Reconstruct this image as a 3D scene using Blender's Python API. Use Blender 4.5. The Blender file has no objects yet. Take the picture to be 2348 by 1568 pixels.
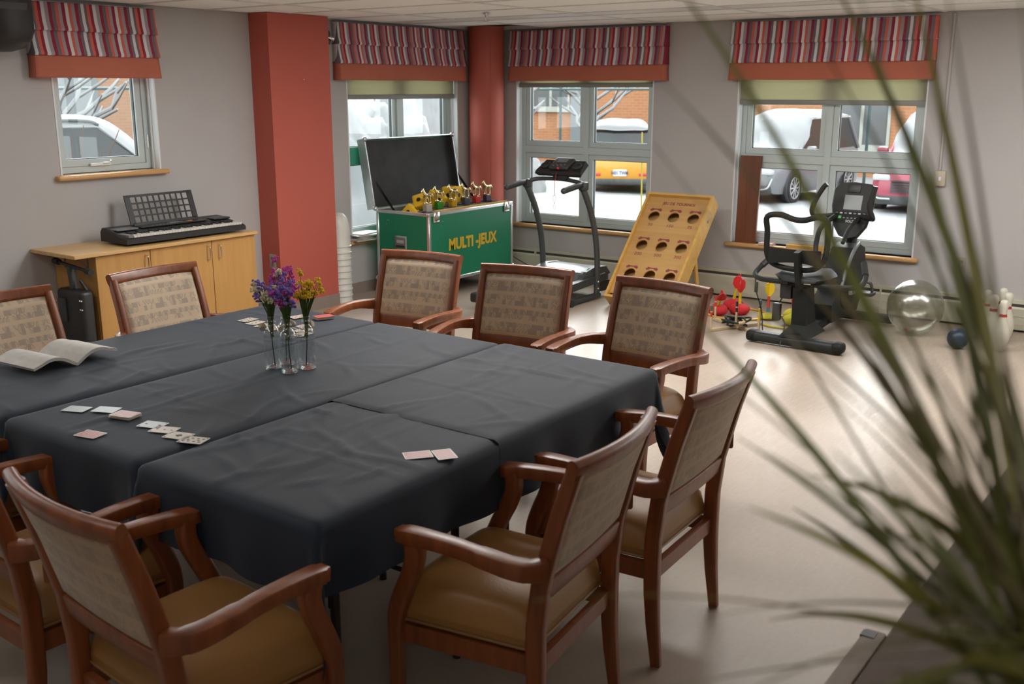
import bpy, bmesh, math, random
from mathutils import Vector, Matrix, noise
random.seed(7)
R = math.radians
SC = bpy.context.scene
COL = SC.collection

# ------------------------------------------------------------------ camera
cam_d = bpy.data.cameras.new('camera')
cam_d.sensor_fit = 'HORIZONTAL'; cam_d.sensor_width = 36.0
cam_d.lens = 36.22
cam_d.clip_start = 0.02; cam_d.clip_end = 300
cam = bpy.data.objects.new('camera', cam_d); COL.objects.link(cam)
YAW, PITCH = R(35.81), R(13.82)
fw = Vector((math.cos(YAW)*math.cos(PITCH), math.sin(YAW)*math.cos(PITCH), -math.sin(PITCH)))
rt = Vector((math.sin(YAW), -math.cos(YAW), 0))
up = rt.cross(fw)
cam.matrix_world = Matrix(((rt.x, up.x, -fw.x, 0.0), (rt.y, up.y, -fw.y, 0.0), (rt.z, up.z, -fw.z, 1.85), (0, 0, 0, 1)))
cam_d.dof.use_dof = True; cam_d.dof.focus_distance = 5.2; cam_d.dof.aperture_fstop = 4.5
SC.camera = cam

# ------------------------------------------------------------------ colour management
vs = SC.view_settings
vs.view_transform = 'Standard'; vs.look = 'None'; vs.gamma = 1.0; vs.use_curve_mapping = False
vs.exposure = 0.22
SC.cycles.use_denoising = True
SC.cycles.max_bounces = 8; SC.cycles.diffuse_bounces = 5; SC.cycles.glossy_bounces = 4
SC.cycles.transmission_bounces = 6; SC.cycles.transparent_max_bounces = 24
SC.cycles.sample_clamp_indirect = 6.0
SC.cycles.caustics_reflective = False; SC.cycles.caustics_refractive = False

# ------------------------------------------------------------------ overcast winter sky
world = bpy.data.worlds.new('overcast_sky'); SC.world = world
world.use_nodes = True
bg = world.node_tree.nodes['Background']
bg.inputs['Color'].default_value = (0.93, 0.97, 1.0, 1); bg.inputs['Strength'].default_value = 3.6

# low winter sun behind thick cloud: a very wide, soft source
sun_d = bpy.data.lights.new('cloud_sun', 'SUN'); sun_d.energy = 9.0; sun_d.angle = R(75); sun_d.color = (0.97, 0.98, 1.0)
sun = bpy.data.objects.new('cloud_sun', sun_d); COL.objects.link(sun)
sun.rotation_euler = Vector((-0.80, -0.46, -0.42)).to_track_quat('-Z', 'Y').to_euler()
FILL_W = 1.0       # overall scale of the added ceiling fill lamps (they are built with the ceiling)

# ------------------------------------------------------------------ dimensions of the room
XB, YA, H = 8.72, 6.66, 2.425      # far right wall, far left wall, ceiling
X0, Y0 = -2.6, -2.4                # walls behind the photographer

# ------------------------------------------------------------------ mesh helpers
class MB:
    def __init__(s): s.v = []; s.f = []; s.m = []
    def add(s, vs_, fs_, mat=0):
        o = len(s.v); s.v += [tuple(p) for p in vs_]
        for f in fs_: s.f.append(tuple(i+o for i in f)); s.m.append(mat)
        return s
    def box(s, x0, x1, y0, y1, z0, z1, mat=0, M=None):
        P = [Vector(p) for p in ((x0,y0,z0),(x1,y0,z0),(x1,y1,z0),(x0,y1,z0),(x0,y0,z1),(x1,y0,z1),(x1,y1,z1),(x0,y1,z1))]
        if M is not None: P = [M @ p for p in P]
        return s.add(P, ((0,3,2,1),(4,5,6,7),(0,1,5,4),(1,2,6,5),(2,3,7,6),(3,0,4,7)), mat)
    def rbox(s, c, size, r, seg=2, M=None, mat=0):
        key = (round(size[0],5), round(size[1],5), round(size[2],5), round(r,5), seg)
        if key not in _rb:
            bm = bmesh.new(); bmesh.ops.create_cube(bm, size=1)
            for v in bm.verts: v.co = Vector((v.co.x*size[0], v.co.y*size[1], v.co.z*size[2]))
            bmesh.ops.bevel(bm, geom=bm.edges[:], offset=min(r, min(size)*0.49), segments=seg, affect='EDGES', profile=0.5, clamp_overlap=True)
            bm.verts.index_update()
            _rb[key] = ([v.co.copy() for v in bm.verts], [tuple(v.index for v in f.verts) for f in bm.faces]); bm.free()
        V, Fc = _rb[key]; c = Vector(c)
        P = [(M @ v if M is not None else v) + c for v in V]
        return s.add(P, Fc, mat)
    def loft(s, rings, closed=True, caps=True, mat=0, loop=False):
        n = len(rings[0]); V = [p for r in rings for p in r]; Fc = []
        k = len(rings)
        for i in range(k if loop else k-1):
            a = i*n; b = ((i+1) % k)*n
            for j in range(n if closed else n-1):
                j2 = (j+1) % n
                Fc.append((a+j, a+j2, b+j2, b+j))
        if caps and closed and not loop:
            Fc.append(tuple(reversed(range(n)))); Fc.append(tuple((k-1)*n+j for j in range(n)))
        return s.add(V, Fc, mat)
    def cyl(s, p0, p1, r0, r1=None, n=16, caps=True, mat=0):
        p0 = Vector(p0); p1 = Vector(p1); r1 = r0 if r1 is None else r1
        q = (p1-p0).to_track_quat('Z', 'Y')
        mk = lambda p, r: [p + q @ Vector((math.cos(2*math.pi*i/n)*r, math.sin(2*math.pi*i/n)*r, 0)) for i in range(n)]
        return s.loft([mk(p0, r0), mk(p1, r1)], caps=caps, mat=mat)
    def sweep(s, pts, sec, upv=(0,0,1), scale=None, caps=True, mat=0, loop=False):
        pts = [Vector(p) for p in pts]; k = len(pts); rings = []; upv = Vector(upv)
        for i, p in enumerate(pts):
            if loop: t = pts[(i+1) % k]-pts[i-1]
            else: t = pts[min(i+1, k-1)]-pts[max(i-1, 0)]
            t.normalize()
            a = t.cross(upv)
            if a.length < 1e-4: a = t.cross(Vector((0.3,1,0.2)))
            a.normalize(); b = a.cross(t).normalized()
            sc = scale[i] if scale else (1,1)
            if not isinstance(sc, tuple): sc = (sc, sc)
            rings.append([p + a*(q[0]*sc[0]) + b*(q[1]*sc[1]) for q in sec])
        return s.loft(rings, caps=caps, mat=mat, loop=loop)
    def tube(s, pts, r, n=10, caps=True, mat=0, loop=False):
        pts = [Vector(p) for p in pts]; k = len(pts); rings = []
        rr = r if isinstance(r, (list, tuple)) else [r]*k
        nrm = None
        for i, p in enumerate(pts):
            if loop: t = pts[(i+1) % k]-pts[i-1]
            else: t = pts[min(i+1, k-1)]-pts[max(i-1, 0)]
            t.normalize()
            if nrm is None:
                nrm = t.cross(Vector((0,0,1)))
                if nrm.length < 0.05: nrm = t.cross(Vector((0,1,0)))
            nrm = (nrm - t*nrm.dot(t)).normalized(); b = t.cross(nrm)
            rings.append([p + (nrm*math.cos(2*math.pi*j/n) + b*math.sin(2*math.pi*j/n))*rr[i] for j in range(n)])
        return s.loft(rings, caps=caps, mat=mat, loop=loop)
    def lathe(s, prof, n=24, c=(0,0,0), M=None, mat=0, caps=True):
        c = Vector(c); rings = []
        for r, z in prof:
            ring = [Vector((math.cos(2*math.pi*j/n)*r, math.sin(2*math.pi*j/n)*r, z)) for j in range(n)]
            rings.append([(M @ p if M is not None else p)+c for p in ring])
        return s.loft(rings, caps=caps, mat=mat)
    def sphere(s, c, r, nu=16, nv=10, mat=0, M=None, f=None):
        rx, ry, rz = (r, r, r) if not isinstance(r, (tuple, list)) else r
        c = Vector(c); V = []; Fc = []
        def pt(th, ph):
            d = Vector((math.sin(ph)*math.cos(th), math.sin(ph)*math.sin(th), math.cos(ph)))
            k = f(d) if f else 1.0
            p = Vector((d.x*rx, d.y*ry, d.z*rz))*k
            return (M @ p if M is not None else p)+c
        V.append(pt(0, 0))
        for i in range(1, nv):
            for j in range(nu): V.append(pt(2*math.pi*j/nu, math.pi*i/nv))
        V.append(pt(0, math.pi))
        for j in range(nu): Fc.append((0, 1+j, 1+(j+1) % nu))
        for i in range(nv-2):
            for j in range(nu):
                a = 1+i*nu; Fc.append((a+j, a+nu+j, a+nu+(j+1) % nu, a+(j+1) % nu))
        a = 1+(nv-2)*nu
        for j in range(nu): Fc.append((a+j, len(V)-1, a+(j+1) % nu))
        return s.add(V, Fc, mat)
    def prism(s, poly, t0, t1, M=None, mat=0):          # polygon in local xy, thickness along z
        a = [Vector((p[0], p[1], t0)) for p in poly]; b = [Vector((p[0], p[1], t1)) for p in poly]
        if M is not None: a = [M @ p for p in a]; b = [M @ p for p in b]
        return s.loft([a, b], mat=mat)
    def grid(s, fn, nu, nv, mat=0, wrap=False):
        V = [fn(i/nu, j/nv) for i in range(nu+1) for j in range(nv+1)]
        Fc = [(i*(nv+1)+j, (i+1)*(nv+1)+j, (i+1)*(nv+1)+j+1, i*(nv+1)+j+1) for i in range(nu) for j in range(nv)]
        return s.add(V, Fc, mat)
    def mesh(s, name, mats, smooth=40):
        me = bpy.data.meshes.new(name); me.from_pydata(s.v, [], s.f)
        if not isinstance(mats, (list, tuple)): mats = [mats]
        for m in mats: me.materials.append(m)
        if len(mats) > 1: me.polygons.foreach_set('material_index', s.m)
        if smooth:
            me.polygons.foreach_set('use_smooth', [True]*len(me.polygons)); me.update()
            me.set_sharp_from_angle(angle=R(smooth))
        me.update(); me.validate()
        return me
    def build(s, name, mats, parent=None, smooth=40, loc=None, rot=None):
        return link(name, s.mesh(name, mats, smooth), parent, loc, rot)
_rb = {}
def link(name, me, parent=None, loc=None, rot=None):
    o = bpy.data.objects.new(name, me); COL.objects.link(o)
    if parent is not None: o.parent = parent
    if loc is not None: o.location = loc
    if rot is not None: o.rotation_euler = rot
    return o
def tag(o, label, cat, group=None, kind=None):
    o['label'] = label; o['category'] = cat
    if group: o['group'] = group
    if kind: o['kind'] = kind
    return o
def thing(name, label, cat, loc=(0,0,0), rotz=0.0, group=None):
    o = bpy.data.objects.new(name, None); COL.objects.link(o); o.empty_display_size = 0.1
    o.location = loc; o.rotation_euler = (0, 0, rotz)
    return tag(o, label, cat, group)
def struct(o, label=None, cat=None):
    o['kind'] = 'structure'
    if label: o['label'] = label
    if cat: o['category'] = cat
    return o
def copy_tree(o, parent=None):
    c = o.copy(); COL.objects.link(c)
    if parent is not None: c.parent = parent
    for ch in o.children: copy_tree(ch, c)
    return c
def spline(pts, k=8, closed=False):
    P = [Vector(p) for p in pts]; n = len(P); out = []
    for i in range(n if closed else n-1):
        p1 = P[i]; p2 = P[(i+1) % n]
        p0 = P[i-1] if (closed or i > 0) else p1*2-p2
        p3 = P[(i+2) % n] if (closed or i+2 < n) else p2*2-p1
        for j in range(k):
            t = j/k
            out.append(0.5*((2*p1)+(p2-p0)*t+(2*p0-5*p1+4*p2-p3)*t*t+(3*p1-p0-3*p2+p3)*t**3))
    if not closed: out.append(P[-1])
    return out
def rrect(w, h, r, n=4):
    out = []
    for cx, cy, a0 in ((w/2-r, h/2-r, 0), (-w/2+r, h/2-r, 90), (-w/2+r, -h/2+r, 180), (w/2-r, -h/2+r, 270)):
        for i in range(n+1):
            a = R(a0+90*i/n); out.append((cx+r*math.cos(a), cy+r*math.sin(a)))
    return out
def RZ(a): return Matrix.Rotation(a, 4, 'Z')
def RX(a): return Matrix.Rotation(a, 4, 'X')
def RY(a): return Matrix.Rotation(a, 4, 'Y')
def T(x, y, z): return Matrix.Translation((x, y, z))
def text_mb(txt, size, depth, offset=0.0, mat=0, shear=0.0, spacing=1.0, align='LEFT', xs=1.0):
    cu = bpy.data.curves.new('lettering', 'FONT'); cu.body = txt; cu.size = size; cu.extrude = depth; cu.offset = offset
    cu.resolution_u = 3; cu.shear = shear; cu.space_character = spacing; cu.align_x = align
    o = bpy.data.objects.new('lettering', cu); COL.objects.link(o)
    dg = bpy.context.evaluated_depsgraph_get(); dg.update()
    me = o.evaluated_get(dg).to_mesh()
    V = [Vector((v.co.x*xs, v.co.y, v.co.z)) for v in me.vertices]; Fc = [tuple(p.vertices) for p in me.polygons]
    o.evaluated_get(dg).to_mesh_clear()
    bpy.data.objects.remove(o); bpy.data.curves.remove(cu)
    return V, Fc

# ------------------------------------------------------------------ materials
def srgb(r, g, b):
    f = lambda c: c/12.92 if c <= 0.04045 else ((c+0.055)/1.055)**2.4
    return (f(r/255), f(g/255), f(b/255))
MATS = {}
def pm(name, col, rough=0.5, metal=0.0, var=0.0, vscale=8.0, bump=0.0, bscale=60.0, spec=0.5, alpha=None, stretch=(1,1,1), coat=0.0, emit=None, tr=0.0, sss=0.0, sheen=0.0):
    if name in MATS: return MATS[name]
    m = bpy.data.materials.new(name); m.use_nodes = True; MATS[name] = m
    nt = m.node_tree; b = nt.nodes['Principled BSDF']
    b.inputs['Base Color'].default_value = (*col, 1); b.inputs['Roughness'].default_value = rough; b.inputs['Metallic'].default_value = metal
    b.inputs['Specular IOR Level'].default_value = spec
    if coat: b.inputs['Coat Weight'].default_value = coat; b.inputs['Coat Roughness'].default_value = 0.15
    if sheen: b.inputs['Sheen Weight'].default_value = sheen; b.inputs['Sheen Roughness'].default_value = 0.4
    if tr: b.inputs['Transmission Weight'].default_value = tr
    if emit: b.inputs['Emission Color'].default_value = (*emit[0], 1); b.inputs['Emission Strength'].default_value = emit[1]
    if var or bump:
        tc = nt.nodes.new('ShaderNodeTexCoord'); mp = nt.nodes.new('ShaderNodeMapping'); mp.inputs['Scale'].default_value = stretch
        nt.links.new(tc.outputs['Object'], mp.inputs['Vector'])
    if var:
        nz = nt.nodes.new('ShaderNodeTexNoise'); nz.inputs['Scale'].default_value = vscale; nz.inputs['Detail'].default_value = 5
        nt.links.new(mp.outputs['Vector'], nz.inputs['Vector'])
        rp = nt.nodes.new('ShaderNodeValToRGB'); e = rp.color_ramp.elements
        e[0].position = 0.3; e[1].position = 0.7
        e[0].color = tuple(c*(1-var) for c in col)+(1,); e[1].color = tuple(min(1, c*(1+var)) for c in col)+(1,)
        nt.links.new(nz.outputs['Fac'], rp.inputs['Fac']); nt.links.new(rp.outputs['Color'], b.inputs['Base Color'])
    if bump:
        n2 = nt.nodes.new('ShaderNodeTexNoise'); n2.inputs['Scale'].default_value = bscale; n2.inputs['Detail'].default_value = 4
        nt.links.new(mp.outputs['Vector'], n2.inputs['Vector'])
        bp = nt.nodes.new('ShaderNodeBump'); bp.inputs['Strength'].default_value = bump; bp.inputs['Distance'].default_value = 0.004
        nt.links.new(n2.outputs['Fac'], bp.inputs['Height']); nt.links.new(bp.outputs['Normal'], b.inputs['Normal'])
    return m
def nodes_of(name):
    m = bpy.data.materials.new(name); m.use_nodes = True; MATS[name] = m
    nt = m.node_tree
    return m, nt, nt.nodes['Principled BSDF'], nt.nodes.new, nt.links.new
def glass_mat(name, tint=(0.97, 0.99, 0.98), refl=0.9, rough=0.0, base=0.0):
    m = bpy.data.materials.new(name); m.use_nodes = True; MATS[name] = m
    nt = m.node_tree; nt.nodes.clear(); N = nt.nodes.new; L = nt.links.new
    out = N('ShaderNodeOutputMaterial'); mix = N('ShaderNodeMixShader'); t = N('ShaderNodeBsdfTransparent'); g = N('ShaderNodeBsdfGlossy')
    t.inputs['Color'].default_value = (*tint, 1); g.inputs['Roughness'].default_value = rough; g.inputs['Color'].default_value = (refl, refl, refl, 1)
    lw = N('ShaderNodeLayerWeight'); lw.inputs['Blend'].default_value = .5
    pw = N('ShaderNodeMath'); pw.operation = 'POWER'; pw.inputs[1].default_value = 4.0; L(lw.outputs['Facing'], pw.inputs[0])
    ma = N('ShaderNodeMath'); ma.operation = 'MULTIPLY_ADD'; ma.use_clamp = True; ma.inputs[1].default_value = .9; ma.inputs[2].default_value = .03+base
    L(pw.outputs[0], ma.inputs[0]); L(ma.outputs[0], mix.inputs[0])
    L(t.outputs[0], mix.inputs[1]); L(g.outputs[0], mix.inputs[2]); L(mix.outputs[0], out.inputs[0])
    return m
def wood_mat(name, c0, c1, rough=0.4, axis='X', scale=6.0, coat=0.0):
    m, nt, b, N, L = nodes_of(name)
    tc = N('ShaderNodeTexCoord'); mp = N('ShaderNodeMapping')
    s = {'X': (0.6, 9, 9), 'Y': (9, 0.6, 9), 'Z': (9, 9, 0.6)}[axis]; mp.inputs['Scale'].default_value = s
    nz = N('ShaderNodeTexNoise'); nz.inputs['Scale'].default_value = scale; nz.inputs['Detail'].default_value = 6; nz.inputs['Distortion'].default_value = 0.6
    rp = N('ShaderNodeValToRGB'); e = rp.color_ramp.elements; e[0].position = 0.3; e[1].position = 0.72; e[0].color = (*c0, 1); e[1].color = (*c1, 1)
    L(tc.outputs['Object'], mp.inputs['Vector']); L(mp.outputs['Vector'], nz.inputs['Vector']); L(nz.outputs['Fac'], rp.inputs['Fac']); L(rp.outputs['Color'], b.inputs['Base Color'])
    b.inputs['Roughness'].default_value = rough
    if coat: b.inputs['Coat Weight'].default_value = coat; b.inputs['Coat Roughness'].default_value = 0.2
    return m

M_wall = pm('wall_paint', (0.435, 0.42, 0.415), 0.7, bump=0.12, bscale=260, var=0.03, vscale=1.5)
M_red = pm('terracotta_paint', (0.47, 0.098, 0.068), 0.6, bump=0.12, bscale=260)
M_base = pm('vinyl_baseboard', (0.26, 0.205, 0.175), 0.5, var=0.06)
M_ceil = pm('ceiling_tile', (0.92, 0.95, 0.94), 0.9, var=0.04, vscale=300, bump=0.3, bscale=350)
M_tbar = pm('ceiling_grid', (0.74, 0.74, 0.71), 0.5)
M_plen = pm('plenum_board', (0.30, 0.30, 0.29), 0.9, var=0.1)
M_alu = pm('window_vinyl', (0.50, 0.57, 0.57), 0.35)
M_white = pm('white_trim', (0.72, 0.75, 0.76), 0.4)
M_sill = wood_mat('maple_sill', (0.50, 0.27, 0.10), (0.62, 0.36, 0.15), 0.35, 'X')
M_glass = glass_mat('window_glass')
M_black = pm('black_plastic', (0.018, 0.018, 0.019), 0.45, var=0.1, vscale=40)
M_black2 = pm('charcoal_plastic', (0.038, 0.04, 0.041), 0.4, var=0.08)
M_grey = pm('grey_plastic', (0.16, 0.165, 0.17), 0.4)
M_silver = pm('brushed_aluminium', (0.62, 0.63, 0.63), 0.3, 0.85, var=0.06)
M_chrome = pm('chrome', (0.75, 0.75, 0.74), 0.14, 1.0)
M_rubber = pm('rubber', (0.02, 0.02, 0.02), 0.7)

# ================================================================== the room
def m_floor():
    m, nt, b, N, L = nodes_of('linoleum')
    tc = N('ShaderNodeTexCoord')
    n1 = N('ShaderNodeTexNoise'); n1.inputs['Scale'].default_value = 1.3; n1.inputs['Detail'].default_value = 6
    n2 = N('ShaderNodeTexNoise'); n2.inputs['Scale'].default_value = 45; n2.inputs['Detail'].default_value = 3
    L(tc.outputs['Object'], n1.inputs['Vector']); L(tc.outputs['Object'], n2.inputs['Vector'])
    rp = N('ShaderNodeValToRGB'); e = rp.color_ramp.elements
    e[0].position = .3; e[1].position = .7; e[0].color = (.335, .27, .215, 1); e[1].color = (.405, .33, .265, 1)
    mx = N('ShaderNodeMath'); mx.operation = 'MULTIPLY_ADD'; mx.inputs[1].default_value = .25; L(n2.outputs['Fac'], mx.inputs[0]); L(n1.outputs['Fac'], mx.inputs[2])
    sb = N('ShaderNodeMath'); sb.operation = 'SUBTRACT'; sb.inputs[1].default_value = .125; L(mx.outputs[0], sb.inputs[0])
    L(sb.outputs[0], rp.inputs['Fac']); L(rp.outputs['Color'], b.inputs['Base Color'])
    mp = N('ShaderNodeMapping'); mp.inputs['Scale'].default_value = (3, 22, 1); mp.inputs['Rotation'].default_value = (0, 0, .5)
    n3 = N('ShaderNodeTexNoise'); n3.inputs['Scale'].default_value = 3; n3.inputs['Detail'].default_value = 7; n3.inputs['Distortion'].default_value = 1.2
    L(tc.outputs['Object'], mp.inputs['Vector']); L(mp.outputs['Vector'], n3.inputs['Vector'])
    r2 = N('ShaderNodeMapRange'); r2.inputs['From Min'].default_value = .35; r2.inputs['From Max'].default_value = .7; r2.inputs['To Min'].default_value = .32; r2.inputs['To Max'].default_value = .46
    L(n3.outputs['Fac'], r2.inputs['Value']); L(r2.outputs[0], b.inputs['Roughness'])
    bp = N('ShaderNodeBump'); bp.inputs['Strength'].default_value = .015; bp.inputs['Distance'].default_value = .002
    L(n3.outputs['Fac'], bp.inputs['Height']); L(bp.outputs['Normal'], b.inputs['Normal'])
    b.inputs['Specular IOR Level'].default_value = .42
    return m
M_floor = m_floor()
struct(MB().box(X0, XB, Y0, YA, -.12, 0).build('floor', M_floor, smooth=0), 'beige linoleum floor with a soft scuffed shine', 'floor')

def wall_mesh(s0, s1, openings, frame):
    mb = MB(); s = s0; ops = sorted(openings)
    def bx(a, b, z0, z1):
        if b-a > 1e-4 and z1-z0 > 1e-4: mb.box(a, b, 0, .22, z0, z1, M=frame)
    for a, b, z0, z1 in ops:
        bx(s, a, 0, H+.4); bx(a, b, 0, z0); bx(a, b, z1, H+.4); s = b
    bx(s, s1, 0, H+.4)
    return mb
SILL, HEAD = .50, 2.28
winA = [(.70, 2.25, SILL, HEAD), (3.962, 4.765, 1.27, HEAD), (6.73, 8.295, SILL, HEAD)]
FA = T(0, YA, 0)
struct(wall_mesh(X0-.22, XB+.22, winA, FA).build('wall_left', M_wall, smooth=0), 'pale grey painted wall with two windows on the left', 'wall')
FB = T(XB, 0, 0) @ RZ(R(-90))          # local x runs towards -Y, local y outwards
winB = [(-6.240, -4.672, SILL, HEAD), (-3.842, -2.233, SILL, HEAD), (.05, 1.60, SILL, HEAD)]
struct(wall_mesh(-YA, -Y0+.22, winB, FB).build('wall_right', M_wall, smooth=0), 'pale grey painted wall with two wide windows on the right', 'wall')
struct(MB().box(X0-.22, X0, Y0-.22, YA, 0, H+.4).build('wall_rear', M_wall, smooth=0), 'plain grey wall behind the photographer', 'wall')
struct(MB().box(X0, XB, Y0-.22, Y0, 0, H+.4).build('wall_side', M_wall, smooth=0), 'plain grey side wall out of view', 'wall')

# ---------------- ceiling: grid bars, tiles, a smooth white strip, one corner left open
ceil = struct(MB().box(X0-.2, XB+.2, Y0-.2, YA+.2, H+.36, H+.42).build('ceiling', M_plen, smooth=0), 'suspended ceiling of white mineral tiles', 'ceiling')
xs = [7.18-.64*k for k in range(15, 0, -1)] + [7.18, 7.50, 7.98, XB]
xs = [X0] + [x for x in xs if x > X0+.1]
ys = [Y0] + [y for y in (5.79-1.21*k for k in range(6, 0, -1)) if y > Y0+.1] + [5.79, YA]
tile_cache = {}
fill_cells = []
FILL_LAMPS = {(3.66, 5.19): 5, (4.94, 3.98): 48, (5.58, 2.77): 38, (6.22, 1.56): 28, (6.86, -.86): -36, (6.86, .35): -30, (1.74, 5.19): -12, (.46, 2.77): 8, (-.82, -.86): 24}   # where the added fill lamps are, and their watts (minus: wrap-around lens, else flush)
def tile_at(x0, x1, y0, y1, mat, name='ceiling_tile'):
    key = (round(x1-x0, 3), round(y1-y0, 3), name)
    if key not in tile_cache:
        w, d = key[0]-.022, key[1]-.022
        tile_cache[key] = MB().rbox((0, 0, 0), (w, d, .018), .004, 1).mesh(name, mat, 30)
    link(name, tile_cache[key], ceil, ((x0+x1)/2, (y0+y1)/2, H+.013+random.uniform(-.001, .001)))
for i in range(len(xs)-1):
    for j in range(len(ys)-1):
        x0, x1, y0, y1 = xs[i], xs[i+1], ys[j], ys[j+1]
        if x0 > 7.9 and y0 > 5.7: continue                       # the tile missing at the far corner
        cxm, cym = (x0+x1)/2, (y0+y1)/2
        lamp = any(abs(cxm-lx) < .2 and abs(cym-ly) < .3 for lx, ly in FILL_LAMPS)
        if lamp: fill_cells.append((x0, x1, y0, y1, [w_ for (lx, ly), w_ in FILL_LAMPS.items() if abs(cxm-lx) < .2 and abs(cym-ly) < .3][0])); continue
        if abs(x0-7.18) < .01: tile_at(x0, x1, y0, y1, M_white, 'smooth_strip_tile')
        else: tile_at(x0, x1, y0, y1, M_ceil)
gb = {}
for x in xs[1:-1]:
    MB().box(x-.011, x+.011, Y0, YA if x < 7.9 else 5.79, H-.002, H+.03).build('grid_bar', M_tbar, ceil, smooth=0)
for y in ys[1:-1]:
    MB().box(X0, XB, y-.011, y+.011, H-.003, H+.03).build('grid_bar', M_tbar, ceil, smooth=0)
MB().box(7.96, XB, YA-.03, YA, H-.005, H+.03).box(XB-.03, XB, 5.79, YA, H-.005, H+.03).box(7.968, 7.99, 5.79, YA, H-.003, H+.09).build('wall_angle', M_tbar, ceil, smooth=0)
MB().box(7.99, XB, 5.80, YA, H+.10, H+.12).build('plenum_board', M_plen, ceil, smooth=0)
for x0, x1, y0, y1, watts in fill_cells:                         # unseen lamps added as fill: flush, and wrap-around lenses at the sides
    wrap = watts < 0; watts = abs(watts); dep = .068 if wrap else .0
    t = thing('fill_light', 'shallow white wrap-around fill lamp, added out of view, lit, near a side wall' if wrap else 'flush white fill lamp panel, added out of view, lit, overhead', 'ceiling light', ((x0+x1)/2, (y0+y1)/2, H), 0, 'added fill lamps overhead')
    w, d = (x1-x0)/2-.012, (y1-y0)/2-.012
    MB().box(-w, w, -d, d, .004, .05).build('fill_tray', M_white, t, smooth=0)
    for s_ in (-1, 1): MB().box(-w+.02, w-.02, s_*(d-.012)-.012, s_*(d-.012)+.012, -dep-.004, .004).build('end_cap', M_white, t, smooth=0)
    M_diff = pm('fill_lens_%d' % watts, (.9, .9, .88), .5, emit=((1, .98, .95), FILL_W*watts*(.35 if wrap else .477)))
    MB().box(-w+.03, w-.03, -d+.025, d-.025, -dep, .003).build('lens', M_diff, t, smooth=0)

# ---------------- terracotta pillars
CX0, CX1, CY = 5.675, 6.325, 6.44
pil = struct(MB().box(CX0, CX1, CY, YA, 0, H).build('wall_pillar', M_red, smooth=0), 'square terracotta red pillar projecting from the left wall', 'pillar')
MB().box(CX0-.006, CX1+.006, CY-.006, CY, 0, .105).box(CX0-.006, CX0, CY, YA, 0, .105).box(CX1, CX1+.006, CY, YA, 0, .105).build('baseboard', M_base, pil, smooth=0)
MB().lathe([(0.0, 0), (.004, 0), (.004, .012), (0, .014)], 8, M=RX(R(90))).build('nail', M_chrome, pil, loc=(6.02, CY, 1.92))
RPX, RPY, RPR = XB-.178, YA-.178, .176
mb = MB(); mb.lathe([(RPR, 0), (RPR, H+.02)], 48, (RPX, RPY, 0))
rp_ = struct(mb.build('trim_column', M_red), 'round terracotta red column standing in the far corner', 'column')
a = R(225+6)
MB().box(-.0015, .0015, -.0035, .001, 0, H).build('seam', M_red, rp_, smooth=0, loc=(RPX+RPR*math.cos(a), RPY+RPR*math.sin(a), 0), rot=(0, 0, a+R(90)))
MB().lathe([(RPR+.006, 0), (RPR+.006, .1), (RPR, .104)], 48, (RPX, RPY, 0), caps=False).build('baseboard', M_base, rp_)

# ---------------- baseboards
struct(MB().box(X0, CX0-.01, YA-.008, YA, 0, .105).box(CX1+.01, XB-.36, YA-.008, YA, 0, .105).build('baseboard_left', M_base, smooth=0), 'brown vinyl baseboard along the left wall', 'baseboard')

# ---------------- baseboard heater along the right wall
M_heat = pm('heater_enamel', (.50, .48, .38), .4)
M_heat2 = pm('heater_dark_slot', (.05, .048, .04), .6)
htr = thing('baseboard_heater', 'long cream metal baseboard heater along the right wall', 'heater', (XB, 0, 0))
prof = [(-.002, .02), (-.062, .02), (-.068, .06), (-.07, .185), (-.062, .195), (-.06, .20)]
y0h, y1h = Y0+.1, 6.28
mb = MB()
for k in range(len(prof)-1):
    (a0, z0), (a1, z1) = prof[k], prof[k+1]
    mb.add([(a0, y0h, z0), (a0, y1h, z0), (a1, y1h, z1), (a1, y0h, z1)], [(0, 1, 2, 3)])
mb.box(-.055, 0, y0h, y1h, .03, .19)
mb.build('front_cover', M_heat, htr)
MB().box(-.05, -.002, y0h, y1h, .192, .222).build('louvre_slot', M_heat2, htr, smooth=0)
MB().box(-.045, 0, y0h, y1h, .235, .248).box(-.05, -.044, y0h, y1h, .222, .246).build('top_lip', M_heat, htr, smooth=0)
MB().box(-.072, -.066, y0h, y1h, .125, .131).build('cover_crease', M_heat, htr, smooth=0)
for yy in (5.95, 4.15, 2.45, .6):
    MB().box(-.074, 0, yy-.006, yy+.006, .015, .25).build('joint_strip', M_heat, htr, smooth=0)
struct(MB().box(XB-.012, XB-.001, Y0, 6.3, 0, .016).build('baseboard_right', M_base, smooth=0), 'dark strip at the foot of the right wall', 'baseboard')

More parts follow.
